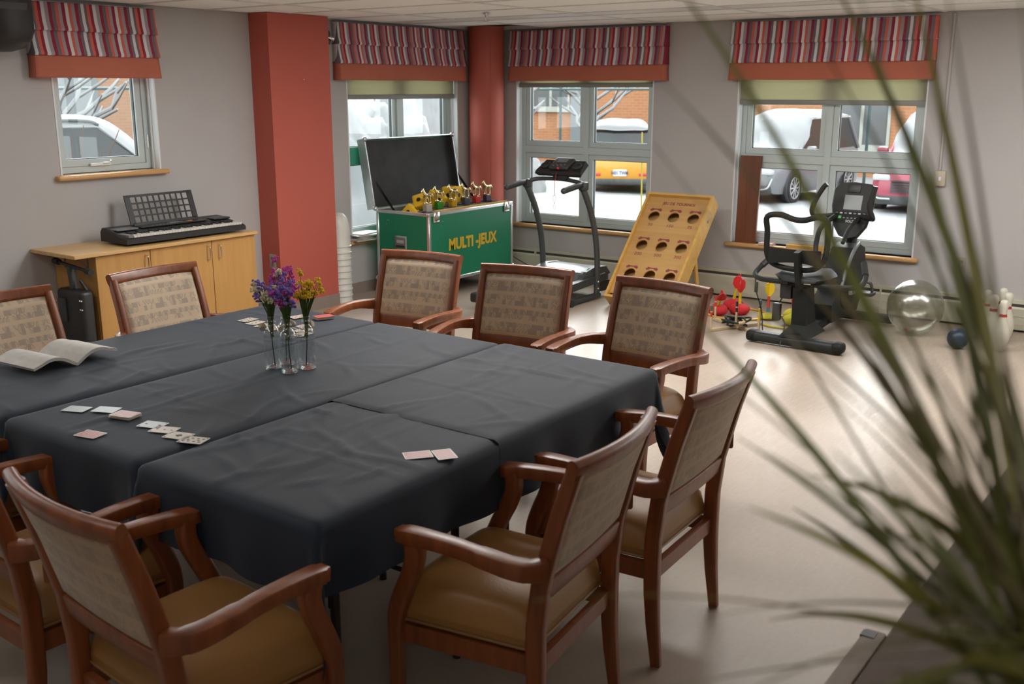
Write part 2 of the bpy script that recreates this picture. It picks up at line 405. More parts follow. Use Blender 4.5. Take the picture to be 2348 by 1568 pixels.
# ================================================================== windows
M_blind = None
def m_blind():
    m = bpy.data.materials.new('blind_fabric'); m.use_nodes = True
    nt = m.node_tree; nt.nodes.clear(); N = nt.nodes.new; L = nt.links.new
    out = N('ShaderNodeOutputMaterial'); mx = N('ShaderNodeMixShader'); d = N('ShaderNodeBsdfDiffuse'); t = N('ShaderNodeBsdfTranslucent')
    d.inputs['Color'].default_value = (.60, .59, .47, 1); t.inputs['Color'].default_value = (.42, .41, .29, 1); mx.inputs[0].default_value = .6
    L(d.outputs[0], mx.inputs[1]); L(t.outputs[0], mx.inputs[2]); L(mx.outputs[0], out.inputs[0]); return m
M_blind = m_blind()
M_bar = pm('blind_bar', (.24, .255, .235), .5)
M_gasket = pm('window_gasket', (.06, .065, .065), .5)
def bars(mb, x0, x1, z0, z1, w, y0, y1, wb=None):
    wb = wb or w
    mb.box(x0, x1, y0, y1, z0, z0+wb); mb.box(x0, x1, y0, y1, z1-w, z1)
    mb.box(x0, x0+w, y0, y1, z0+wb, z1-w); mb.box(x1-w, x1, y0, y1, z0+wb, z1-w)
    return mb
M_greenbounce = pm('green_bounce_tint', (.07, .33, .24), .5)  # green bounce from the games case, put into a strip's colour
def window(n, x0, x1, z0, z1, frame, label, two=True, transom_mat=None, blind=None, sill_over=.045):
    w = struct(bpy.data.objects.new('window_%d' % n, None), label, 'window'); COL.objects.link(w)
    w.matrix_world = frame @ T(x0, 0, 0); W = x1-x0
    MB().box(-.0, .012, -.004, .20, z0, z1).box(W-.012, W, -.004, .20, z0, z1).box(.012, W-.012, -.004, .2, z1-.012, z1).build('jamb_lining', M_white, w, smooth=0)
    MB().box(.012, .022, .05, .062, z0, z1).box(W-.022, W-.012, .05, .062, z0, z1).build('jamb_bead', M_white, w, smooth=0)
    bars(MB(), .012, W-.012, z0, z1-.012, .045, .09, .17).build('frame', M_alu, w, smooth=0)
    zt = 1.25
    cells = []
    if two:
        MB().box(W/2-.028, W/2+.028, .085, .172, z0+.045, z1-.05).build('mullion', M_alu, w, smooth=0)
        MB().box(.057, W-.057, .087, .168, zt-.034, zt+.034).build('transom', M_alu, w, smooth=0)
        if transom_mat: MB().box(.04, W/2-.03, .080, .0865, zt-.080, zt+.078).build('green_bounce_strip', transom_mat, w, smooth=0)
        xa, xb, xc, xd = .057, W/2-.028, W/2+.028, W-.057
        for (a, b) in ((xa, xb), (xc, xd)):
            cells += [(a, b, z0+.045, zt-.034), (a, b, zt+.034, z1-.057)]
    else: cells = [(.057, W-.057, z0+.045, z1-.057)]
    for a, b, c, d in cells:
        s = bars(MB(), a+.002, b-.002, c+.002, d-.002, .048, .10, .155).build('sash', transom_mat if (transom_mat and d < 1.3 and False) else M_alu, w, smooth=0)
        bars(MB(), a+.05, b-.05, c+.05, d-.05, .006, .118, .142).build('gasket', M_gasket, s, smooth=0)
        MB().box(a+.05, b-.05, .128, .132, c+.05, d-.05).build('pane', M_glass, s, smooth=0)
    sl = MB(); L_ = W+2*sill_over
    sl.rbox((W/2, .022, z0-.0175), (L_, .145, .035), .012, 3).build('sill', M_sill, w)
    MB().box(.0, W, .09, .21, z0-.005, z0+.004).build('stool', M_white, w, smooth=0)
    return w
w1 = window(1, *winA[1][:2], 1.27, HEAD, FA, 'small white casement window on the left wall', two=False)
w2 = window(2, *winA[2][:2], SILL, HEAD, FA, 'tall window behind the green games case', transom_mat=M_greenbounce)
w3 = window(3, *winB[0][:2], SILL, HEAD, FB, 'four-pane window behind the treadmill')
w4 = window(4, *winB[1][:2], SILL, HEAD, FB, 'four-pane window behind the exercise bike')
w5 = window(5, *winA[0][:2], SILL, HEAD, FA, 'tall window added on the left wall for daylight, outside the view')  # this and the next: unseen windows added to let in more daylight
w6 = window(6, *winB[2][:2], SILL, HEAD, FB, 'four-pane window added on the right wall for daylight, outside the view')
# crank and latch of the casement
MB().rbox((.36, .082, 1.325), (.16, .02, .022), .006).rbox((.40, .07, 1.335), (.05, .018, .012), .004).build('crank_handle', M_white, w1)
MB().sphere((.435, .068, 1.345), .008, 10, 6).build('crank_knob', M_chrome, w1)
MB().rbox((.762, .085, 1.47), (.014, .02, .10), .005).build('latch', M_white, w1)

# ---------------- striped roman valances and roller blinds
def m_stripes():
    m, nt, b, N, L = nodes_of('striped_fabric')
    W_, DG, LG, O, C_ = (.66, .66, .67), (.17, .14, .175), (.36, .30, .34), (.60, .13, .09), (.28, .022, .05)
    seq = [W_, DG, O, C_, W_, LG, C_, DG, O, LG, C_, W_, O, LG, C_, DG]
    wd = [22, 20, 22, 22, 24, 26, 24, 26, 22, 24, 24, 24, 22, 26, 24, 22]; tot = sum(wd)
    tc = N('ShaderNodeTexCoord'); sp = N('ShaderNodeSeparateXYZ'); L(tc.outputs['Object'], sp.inputs[0])
    dv = N('ShaderNodeMath'); dv.operation = 'DIVIDE'; dv.inputs[1].default_value = tot/1000.0; L(sp.outputs['X'], dv.inputs[0])
    fr = N('ShaderNodeMath'); fr.operation = 'FRACT'; L(dv.outputs[0], fr.inputs[0])
    rp = N('ShaderNodeValToRGB'); rp.color_ramp.interpolation = 'CONSTANT'; e = rp.color_ramp.elements
    pos = 0
    for i, (c, w) in enumerate(zip(seq, wd)):
        el = e[i] if i < 2 else e.new(pos/tot)
        el.position = pos/tot; el.color = (*c, 1); pos += w
    L(fr.outputs[0], rp.inputs['Fac']); L(rp.outputs['Color'], b.inputs['Base Color'])
    b.inputs['Roughness'].default_value = .85
    n2 = N('ShaderNodeTexNoise'); n2.inputs['Scale'].default_value = 400; L(tc.outputs['Object'], n2.inputs['Vector'])
    bp = N('ShaderNodeBump'); bp.inputs['Strength'].default_value = .2; bp.inputs['Distance'].default_value = .002; L(n2.outputs['Fac'], bp.inputs['Height']); L(bp.outputs['Normal'], b.inputs['Normal'])
    return m
M_stripe = m_stripes()
M_band = pm('coral_band_fabric', (.46, .135, .085), .85, var=.05, vscale=5, bump=.2, bscale=300)
def valance(x0, x1, frame, label, seed):
    W = x1-x0
    o = thing('roman_valance', label, 'valance'); o.matrix_world = frame @ T(x0, 0, 0)
    def tier(name, prof, mat, amp, y_ret):
        nz = len(prof)-1
        sw = 2*y_ret
        def fn(i, j):
            k = min(int(j*nz), nz-1); t = j*nz-k
            y = prof[k][0]*(1-t)+prof[k+1][0]*t; z = prof[k][1]*(1-t)+prof[k+1][1]*t
            wob = amp*noise.noise(Vector((i*W*5, z*5, seed)))+amp*.6*noise.noise(Vector((i*W*14, z*3, seed+5)))
            flare = (j**2)*.006
            return (-flare+(W+2*flare)*i, y-wob*(.3+j), z+.004*noise.noise(Vector((i*W*2.5, 3, seed))))
        mb = MB().grid(fn, max(24, int(W*36)), nz*4)
        # returns to the wall
        for sx, xx in ((0, 0.0), (1, 1.0)):
            P = [Vector(fn(xx, q/(nz*4))) for q in range(nz*4+1)]
            V = P+[Vector((p.x+(.004 if xx == 0 else -.004), -.002, p.z)) for p in P]; n = len(P)
            mb.add(V, [(q, q+1, n+q+1, n+q) if xx == 1 else (q+1, q, n+q, n+q+1) for q in range(n-1)])
        ob = mb.build(name, mat, o, smooth=60)
        md = ob.modifiers.new('thickness', 'SOLIDIFY'); md.thickness = .003
        return ob
    tier('upper_fold', [(-.066, 2.402), (-.070, 2.36), (-.078, 2.28), (-.092, 2.232), (-.086, 2.222)], M_stripe, .004, .07)
    tier('lower_fold', [(-.070, 2.238), (-.074, 2.19), (-.088, 2.12), (-.102, 2.075), (-.096, 2.064)], M_stripe, .004, .07)
    tier('coral_band', [(-.080, 2.085), (-.086, 2.03), (-.092, 1.975), (-.095, 1.921)], M_band, .005, .07)
    MB().box(.005, W-.005, -.064, -.002, 2.385, 2.404).build('mounting_board', M_white, o, smooth=0)
    return o
valance(3.81, 4.757, FA, 'narrow striped roman valance over the small casement window', 1.3)
valance(6.575, 8.325, FA, 'striped roman valance over the window behind the green case', 4.1)
valance(-6.268, -4.525, FB, 'striped roman valance over the window behind the treadmill', 7.7)
valance(-3.895, -2.192, FB, 'striped roman valance over the window behind the exercise bike', 9.2)
def blind(x0, x1, zb, frame, label):
    o = thing('roller_blind', label, 'blind'); o.matrix_world = frame @ T(x0, 0, 0); W = x1-x0
    MB().box(.02, W-.02, .035, .037, zb+.03, 2.24).build('blind_fabric', M_blind, o, smooth=0)
    MB().rbox((W/2, .036, zb+.02), (W-.03, .016, .042), .005).build('bottom_bar', M_bar, o)
    MB().cyl((.02, .04, 2.24), (W-.02, .04, 2.24), .022, n=16).build('roller', M_white, o)
blind(6.73, 8.295, 1.755, FA, 'cream roller blind pulled partway down behind the green case')
blind(-6.240, -4.672, 1.862, FB, 'cream roller blind rolled nearly up behind the treadmill')
blind(-3.85, -2.222, 1.715, FB, 'cream roller blind pulled partway down behind the exercise bike')

# ================================================================== outdoors
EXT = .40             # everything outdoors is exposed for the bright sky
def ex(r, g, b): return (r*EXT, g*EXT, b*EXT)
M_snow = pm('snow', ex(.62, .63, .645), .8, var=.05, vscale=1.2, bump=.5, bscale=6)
def gz(x, y):          # the car park falls away from the house
    d = max(x-XB-.3, y-YA-.3, 0.0)
    return -.12-.03*min(d, 24)
def fgr(u, v):
    x = 9.0-16+u*56; y = -12+v*54
    return (x, y, gz(x, y)+.05*noise.noise(Vector((x*.45, y*.45, 2)))+.02*noise.noise(Vector((x*1.7, y*1.7, 5))))
mb = MB(); nx, ny = 112, 108; V = []; idx = {}
for i in range(nx+1):
    for j in range(ny+1): V.append(fgr(i/nx, j/ny))
Fc = []
for i in range(nx):
    for j in range(ny):
        c = fgr((i+.5)/nx, (j+.5)/ny)
        if c[0] < XB+.45 and c[1] < YA+.45: continue
        a = i*(ny+1)+j; Fc.append((a, a+ny+1, a+ny+2, a+1))
mb.add(V, Fc)
struct(mb.build('ground_snow', M_snow, smooth=80), 'snow covered car park outside the windows', 'snow')

def snow_bank(name, label, c, r, seed, amp=.25, group=None):
    f = lambda d: 1+amp*noise.noise(d*1.6+Vector((seed, 0, 0)))+amp*.5*noise.noise(d*4.5+Vector((0, seed, 0)))+amp*.3*noise.noise(d*10+Vector((0, 0, seed)))
    return tag(MB().sphere(c, r, 64, 40, f=f).build(name, M_snow, smooth=80), label, 'snow', group)
snow_bank('snow_bank', 'tall ploughed snow bank seen through the left pane behind the green case', (10.75, 10.35, -.15), (1.1, 1.1, 1.98), 2.0)
snow_bank('snow_bank', 'lumpy ploughed snow bank seen through the right pane behind the green case', (13.7, 11.75, -.5), (1.5, 1.5, 2.45), 8.0)
snow_bank('snow_mound', 'small rounded snow heap beyond the treadmill window', (19.4, 13.7, -.45), (.55, .5, 1.0), 5.0, .12)

# ---------------- brick buildings
def m_brick(name, c1, c2, mortar):
    m, nt, b, N, L = nodes_of(name)
    tc = N('ShaderNodeTexCoord'); sp = N('ShaderNodeSeparateXYZ'); cb = N('ShaderNodeCombineXYZ'); ad = N('ShaderNodeMath'); ad.operation = 'ADD'
    L(tc.outputs['Object'], sp.inputs[0]); L(sp.outputs['X'], ad.inputs[0]); L(sp.outputs['Y'], ad.inputs[1]); L(ad.outputs[0], cb.inputs['X']); L(sp.outputs['Z'], cb.inputs['Y'])
    br = N('ShaderNodeTexBrick'); br.inputs['Scale'].default_value = 1; br.inputs['Brick Width'].default_value = .3; br.inputs['Row Height'].default_value = .1; br.inputs['Mortar Size'].default_value = .008
    br.inputs['Color1'].default_value = (*c1, 1); br.inputs['Color2'].default_value = (*c2, 1); br.inputs['Mortar'].default_value = (*mortar, 1)
    L(cb.outputs[0], br.inputs['Vector']); L(br.outputs['Color'], b.inputs['Base Color']); b.inputs['Roughness'].default_value = .9
    return m
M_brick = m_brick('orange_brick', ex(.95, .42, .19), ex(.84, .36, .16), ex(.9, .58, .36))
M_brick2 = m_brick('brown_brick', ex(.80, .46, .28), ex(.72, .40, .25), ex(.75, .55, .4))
M_panel = pm('grey_cladding', ex(.42, .46, .48), .7)
M_dkglass = pm('dark_window_glass', ex(.30, .31, .32), .12)
M_ltframe = pm('pale_window_frame', ex(.85, .88, .78), .5)
def building(name, label, loc, rotz, L_, D_, Hh, mat, wins, panels=()):
    o = thing(name, label, 'building', loc, rotz)
    mb = MB().box(-L_/2, L_/2, 0, D_, -1.5, Hh); mb.build('wall', mat, o, smooth=0)
    MB().box(-L_/2-.2, L_/2+.2, -.2, D_+.2, Hh, Hh+.25).build('roof_edge', M_panel, o, smooth=0)
    MB().box(-L_/2-.15, L_/2+.15, -.15, D_+.15, Hh+.25, Hh+.45).build('roof_snow', M_snow, o, smooth=0)
    for (x, z, w, h) in wins:
        wn = bars(MB(), x-w/2, x+w/2, z, z+h, .09, -.05, .06).box(x-.05, x+.05, -.05, .06, z+.09, z+h-.09).build('window', M_ltframe, o, smooth=0)
        MB().box(x-w/2+.08, x-.04, -.01, .03, z+.08, z+h-.08).build('pane', M_dkglass, wn, smooth=0)
        MB().box(x+.04, x+w/2-.08, -.01, .03, z+.08, z+h-.08).build('pane', M_dkglass, wn, smooth=0)
        MB().box(x-w/2-.1, x+w/2+.1, -.14, .0, z-.1, z).build('window_ledge', M_ltframe, wn, smooth=0)
    for (x, z, w, h) in panels:
        MB().box(x-w/2, x+w/2, -.12, .05, z, z+h).build('cladding_panel', M_panel, o, smooth=0)
    return o
# opposite the right wall: front face looks back towards -X (local -y -> world -X)
building('brick_building', 'orange brick apartment building across the car park to the right', (33.0, 11.0, -.9), R(-90), 30, 9, 6.0, M_brick,
         [(-5.4, 2.2, 2.0, 2.6), (.65, .95, 1.75, 2.5), (6.5, 1.0, 1.7, 2.4), (-11, 2.0, 1.7, 2.4)], [(-9.6, -1, .9, 4.6)])
building('brick_building', 'brown brick block across the car park to the left', (19.5, 31.0, -.9), 0, 34, 8, 5.6, M_brick2,
         [(-12, 1.2, 1.8, 2.4), (-2.6, 1.2, 1.8, 2.4), (9, 1.2, 1.8, 2.4)], [(-.4, -1, 1.7, 5.2)])

# ---------------- chain-link fence frames
M_fence = pm('green_fence_pipe', ex(.10, .19, .19), .5)
def fence(label, p0, p1, h, step):
    o = thing('chain_link_fence', label, 'fence', p0); d = Vector(p1)-Vector(p0); n = max(1, round(d.length/step))
    z0 = 0
    MB().cyl((0, 0, h), d+Vector((0, 0, h)), .035, n=8).build('top_rail', M_fence, o)
    for i in range(n+1):
        p = d*(i/n); MB().cyl(p+Vector((0, 0, -.4)), p+Vector((0, 0, h+.05)), .04, n=8).build('post', M_fence, o)
    return o
fence('green chain-link fence posts and top rail beyond the treadmill window', (26.0, 20, -.75), (26.0, 2.0, -.75), 2.58, 3.0)
fence('green chain-link fence posts and top rail beyond the small casement', (6.0, 21.5, -.6), (19.0, 21.5, -.6), 2.45, 3.2)

# ---------------- bare trees holding snow
M_bark = pm('bark', ex(.13, .115, .09), .9, var=.2)
def tree(label, loc, h, seed, spread=1.0, n=9, group='snowy trees outside'):
    rnd = random.Random(seed)
    o = thing('bare_tree', label, 'tree', loc, 0, group)
    MB().tube([(0, 0, -.3), (.04, .02, h*.3), (-.03, .03, h*.6), (.05, 0, h)], [.11, .09, .06, .02], 8).build('trunk', M_bark, o)
    bb = MB(); sn = MB()
    for k in range(n):
        z = h*(.22+.62*k/n); a = rnd.uniform(0, 6.28); ln = spread*rnd.uniform(.8, 1.7)
        p = [Vector((0, 0, z))]
        for q in range(1, 6):
            t = q/5; p.append(Vector((math.cos(a+rnd.uniform(-.25, .25))*ln*t, math.sin(a+rnd.uniform(-.25, .25))*ln*t, z+ln*.75*t+rnd.uniform(-.08, .08))))
        rr = [.035, .03, .025, .02, .014, .008]
        bb.tube(p, rr, 6); sn.tube([v+Vector((0, 0, .035)) for v in p], [x*1.25 for x in (.03, .035, .035, .032, .028, .015)], 6)
        for s_ in range(2):
            m_ = p[2+s_]; a2 = a+rnd.choice((-1, 1))*rnd.uniform(.5, 1.0); l2 = ln*.5
            q_ = [m_, m_+Vector((math.cos(a2)*l2*.5, math.sin(a2)*l2*.5, l2*.3)), m_+Vector((math.cos(a2)*l2, math.sin(a2)*l2, l2*.65))]
            bb.tube(q_, [.02, .014, .006], 6); sn.tube([v+Vector((0, 0, .028)) for v in q_], [.022, .026, .012], 6)
    bb.build('branches', M_bark, o); sn.build('snow_on_branches', M_snow, o)
    return o
tree('bare tree with snow-laden branches beyond the small casement', (11.75, 19.6, -.5), 4.2, 3, 1.25, 13)
tree('snowy tree left of the fence post beyond the treadmill window', (22.2, 16.3, -.6), 4.6, 11, 1.3, 14)
tree('snowy tree behind the yellow car beyond the treadmill window', (28.2, 17.3, -.75), 4.4, 21, 1.3, 14)

# leafless shrub under the casement window
M_twig = pm('twig', ex(.22, .13, .08), .8)
sh = thing('leafless_shrub', 'leafless twiggy shrub just outside the small casement', 'shrub', (5.7, 9.6, -.2))
rnd = random.Random(4)
for k in range(14):
    a = rnd.uniform(0, 6.28); ln = rnd.uniform(.25, .6); hh = rnd.uniform(1.25, 1.75) if k else 2.0
    p = spline([(0, 0, 0), (math.cos(a)*ln*.4, math.sin(a)*ln*.4, hh*.5), (math.cos(a)*ln+rnd.uniform(-.1, .1), math.sin(a)*ln, hh)], 5)
    MB().tube(p, [.012-.0008*i for i in range(len(p))], 5).build('twig', M_twig, sh)
mb = MB()
for k in range(26): mb.sphere((rnd.uniform(-.1, .55), rnd.uniform(-.3, .3), rnd.uniform(1.12, 1.30)), rnd.uniform(.03, .07), 8, 6)
mb.build('snow_clumps', M_snow, sh)

# ---------------- cars
M_carglass = pm('car_glass', ex(.055, .065, .07), .1)
M_tyre = pm('tyre', ex(.03, .03, .03), .8)
M_rim = pm('alloy_rim', ex(1.2, 1.22, 1.25), .35, .4)
M_trimblk = pm('car_black_trim', ex(.13, .135, .14), .5, var=.2, vscale=3)
M_redlamp = pm('tail_lamp', ex(1.3, .08, .1), .2)
M_lamp = pm('head_lamp', ex(1.1, 1.13, 1.15), .15)
M_plate = pm('number_plate', ex(1.3, 1.35, 1.42), .4)
M_ink = pm('plate_ink', ex(.09, .13, .25), .5)
def car(label, loc, rotz, paint, Lc=4.5, Wc=1.8, Hc=1.65, plate=None, rails=False, snow_side=True, seed=1.0, hood=.26):
    """x forward, y left; origin on the ground at the centre"""
    o = thing('car', label, 'car', loc, rotz, 'parked cars under snow')
    gl = .20; belt = Hc*.60
    st = []                                   # stations: x, half width, z low, z belt
    xs_ = [-.5, -.485, -.40, -.2, 0, .2, .36, .46, .5]
    hw = [.80, .93, 1, 1, 1, 1, .98, .90, .74]; zt = [.93, .99, 1, 1, 1, .98, .92, .84, .70]; zl = [1.7, 1.15, 1, 1, 1, 1, 1.05, 1.2, 1.7]
    rings = []
    for a, b, c, d in zip(xs_, hw, zt, zl):
        w = Wc/2*b; x = a*Lc; z0 = gl*d; z1 = belt*c
        rings.append([Vector(p) for p in ((x, -w*.93, z0), (x, -w, z0+(z1-z0)*.35), (x, -w*.98, z0+(z1-z0)*.75), (x, -w*.9, z1), (x, w*.9, z1), (x, w*.98, z0+(z1-z0)*.75), (x, w, z0+(z1-z0)*.35), (x, w*.93, z0))])
    MB().loft(rings).build('body', paint, o, smooth=50)
    # cabin
    def cabin(x0, x1, x2, x3, wl, wt, z0, z1, grow=0.0):
        a = [(x0, -wl, z0), (x3, -wl, z0), (x3, wl, z0), (x0, wl, z0)]
        b = [(x1, -wt, z1), (x2, -wt, z1), (x2, wt, z1), (x1, wt, z1)]
        return MB().loft([[Vector(p) for p in a], [Vector(p) for p in b]])
    c0, c1, c2, c3 = -.47*Lc, -.40*Lc, .06*Lc, .24*Lc
    cb = cabin(c0, c1, c2, c3, Wc*.445, Wc*.36, belt*.97, Hc).build('cabin', M_carglass, o, smooth=0)
    # roof skin, pillars
    wl, wt, z0 = Wc*.447, Wc*.362, belt*.97
    MB().rbox(((c1+c2)/2, 0, Hc-.02), (c2-c1+.1, 2*wt+.03, .07), .03).build('roof', paint, o)
    for sy in (-1, 1):
        for xl, xu in ((c0, c1), (c3, c2), (-.10*Lc, -.12*Lc)):
            MB().tube([(xl, sy*wl, z0), (xu, sy*wt, Hc-.02)], .038, 6).build('pillar', paint, o)
    if rails:
        for sy in (-1, 1): MB().tube(spline([(c1+.05, sy*wt, Hc), (c1+.2, sy*wt, Hc+.08), (c2-.3, sy*wt, Hc+.08), (c2, sy*wt, Hc)], 5), .03, 6).build('roof_rail', M_trimblk, o)
    # snow lying on roof, windscreen and bonnet
    prof = [(c1-.12, Hc-.06), (c1+.02, Hc+.09), ((c1+c2)/2, Hc+.15), (c2, Hc+.13), (c2+.12*Lc, (Hc+belt)/2+.16), (c3+.03, belt+.14), (.40*Lc, belt*.93+.10), (.49*Lc, belt*.80)]
    pp = spline([(a, 0, b) for a, b in prof], 5)
    def snowfn(i, j):
        q = i*(len(pp)-1); k = min(int(q), len(pp)-2); t = q-k; p = pp[k]*(1-t)+pp[k+1]*t
        w = (wt+.03) if p.x < c2 else min(Wc*.45, wt+.03+(p.x-c2)*.35)
        s = (j-.5)*2
        edge = 1-abs(s)**5
        base = Hc-.01 if p.x < c2 else (Hc-.01+(belt*.95-Hc)*min(1, (p.x-c2)/(c3-c2)) if p.x < c3 else belt*.93-(p.x-c3)*.10)
        z = base+(p.z-base)*(edge)+.03*noise.noise(Vector((p.x*2, s*2, seed)))
        return (p.x, s*w+.015*noise.noise(Vector((p.x*5, s, seed))), z if abs(s) < .98 else base-.02)
    MB().grid(snowfn, 60, 24).build('snow_cover', M_snow, o, smooth=80)
    # wheels
    for sx in (-.31, .315):
        for sy in (-1, 1):
            wh = MB(); Mw = T(sx*Lc, sy*(Wc/2-.09), .33) @ RX(R(90))
            wh.lathe([(.2, -.10), (.31, -.10), (.33, -.06), (.33, .06), (.31, .10), (.2, .10)], 28, M=Mw)
            wo = wh.build('wheel', M_tyre, o)
            rb = MB(); Mo = T(sx*Lc, sy*(Wc/2-.09), .33)
            rb.lathe([(.0, -.075), (.05, -.09), (.06, -.07)], 16, M=Mo @ RX(R(90*sy)) )
            for k in range(10):
                a = 2*math.pi*k/10
                rb.tube([Mo @ Vector((0, sy*.085, 0)), Mo @ Vector((math.cos(a)*.215, sy*.095, math.sin(a)*.215))], [.022, .016], 6)
            rb.tube([Mo @ Vector((math.cos(2*math.pi*k/24)*.22, sy*.09, math.sin(2*math.pi*k/24)*.22)) for k in range(24)], .018, 6, loop=True)
            rb.build('rim', M_rim, wo)
            MB().lathe([(.22, 0), (.37, 0), (.37, .05), (.22, .05)], 24, M=T(sx*Lc, sy*(Wc/2-.01), .36) @ RX(R(90*sy))).build('wheel_arch', M_trimblk, o)
    # bumpers, lamps, mirrors
    MB().rbox((Lc*.47, 0, .33), (.30, Wc*.80, .22), .06, 2).build('front_bumper', M_trimblk, o)
    MB().rbox((-Lc*.485, 0, .30), (.16, Wc*.78, .16), .05, 2).build('rear_bumper', M_trimblk, o)
    g = MB()
    for k in range(5): g.box(Lc*.497, Lc*.508, -.48, .48, .46+.05*k, .488+.05*k)
    g.build('grille', M_trimblk, o, smooth=0)
    for sy in (-1, 1):
        MB().rbox((Lc*.487, sy*Wc*.34, belt*.66), (.16, .34, .12), .04).build('head_lamp', M_lamp, o)
        MB().tube(spline([(Lc*.512, sy*Wc*.24, .34), (Lc*.506, sy*Wc*.38, .36), (Lc*.488, sy*Wc*.42, .56)], 4), .018, 6).build('lamp_surround', M_lamp, o)
        MB().rbox((-Lc*.495, sy*Wc*.34, .46), (.07, .36, .075), .02).build('tail_lamp', M_redlamp, o)
        MB().rbox((.19*Lc, sy*(Wc/2+.08), belt+.05), (.12, .22, .15), .05).build('mirror', paint, o)
    if plate:
        pl = MB().rbox((-Lc*.50-.015, 0, .50), (.02, .31, .155), .004, 1).build('number_plate', M_plate, o)
        V, Fc_ = text_mb(plate, .105, .001, .002, align='CENTER', xs=.82)
        Mx = T(-Lc*.50-.027, 0, .465) @ RZ(R(-90)) @ RX(R(90))
        MB().add([Mx @ v for v in V], Fc_).build('plate_lettering', M_ink, pl, smooth=0)
    return o
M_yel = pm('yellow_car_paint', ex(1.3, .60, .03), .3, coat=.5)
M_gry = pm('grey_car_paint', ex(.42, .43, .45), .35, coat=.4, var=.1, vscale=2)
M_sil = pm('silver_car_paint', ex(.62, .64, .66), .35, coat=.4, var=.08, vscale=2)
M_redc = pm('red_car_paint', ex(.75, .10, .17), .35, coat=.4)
car('yellow hatchback seen from behind with a white number plate', (22.6, 13.0, gz(22.6, 13)), R(30), M_yel, 4.2, 1.8, 1.5, plate='N01 TWM', seed=3)
car('silver wagon with roof rails under snow beyond the small casement', (10.6, 17.2, gz(11, 17.2)), R(-22), M_sil, 4.4, 1.8, 1.66, rails=True, seed=6)
car('grey car with snow-covered windscreen beyond the exercise bike', (22.6, 8.75, gz(22, 8.75)), R(176), M_gry, 4.5, 1.85, 1.75, seed=9)
car('dark red pickup front under snow beyond the exercise bike', (22.6, 5.3, gz(22.6, 5.3)), R(182), M_redc, 4.8, 1.95, 1.85, seed=12)
M_yrod = pm('yellow_marker', ex(.65, .55, .03), .5)
tag(MB().cyl((0, 0, -.3), (.02, .05, 1.5), .012, n=8).build('driveway_marker', M_yrod, None, loc=(14.2, 7.75, -.3)), 'thin yellow snow marker rod outside the treadmill window', 'marker')

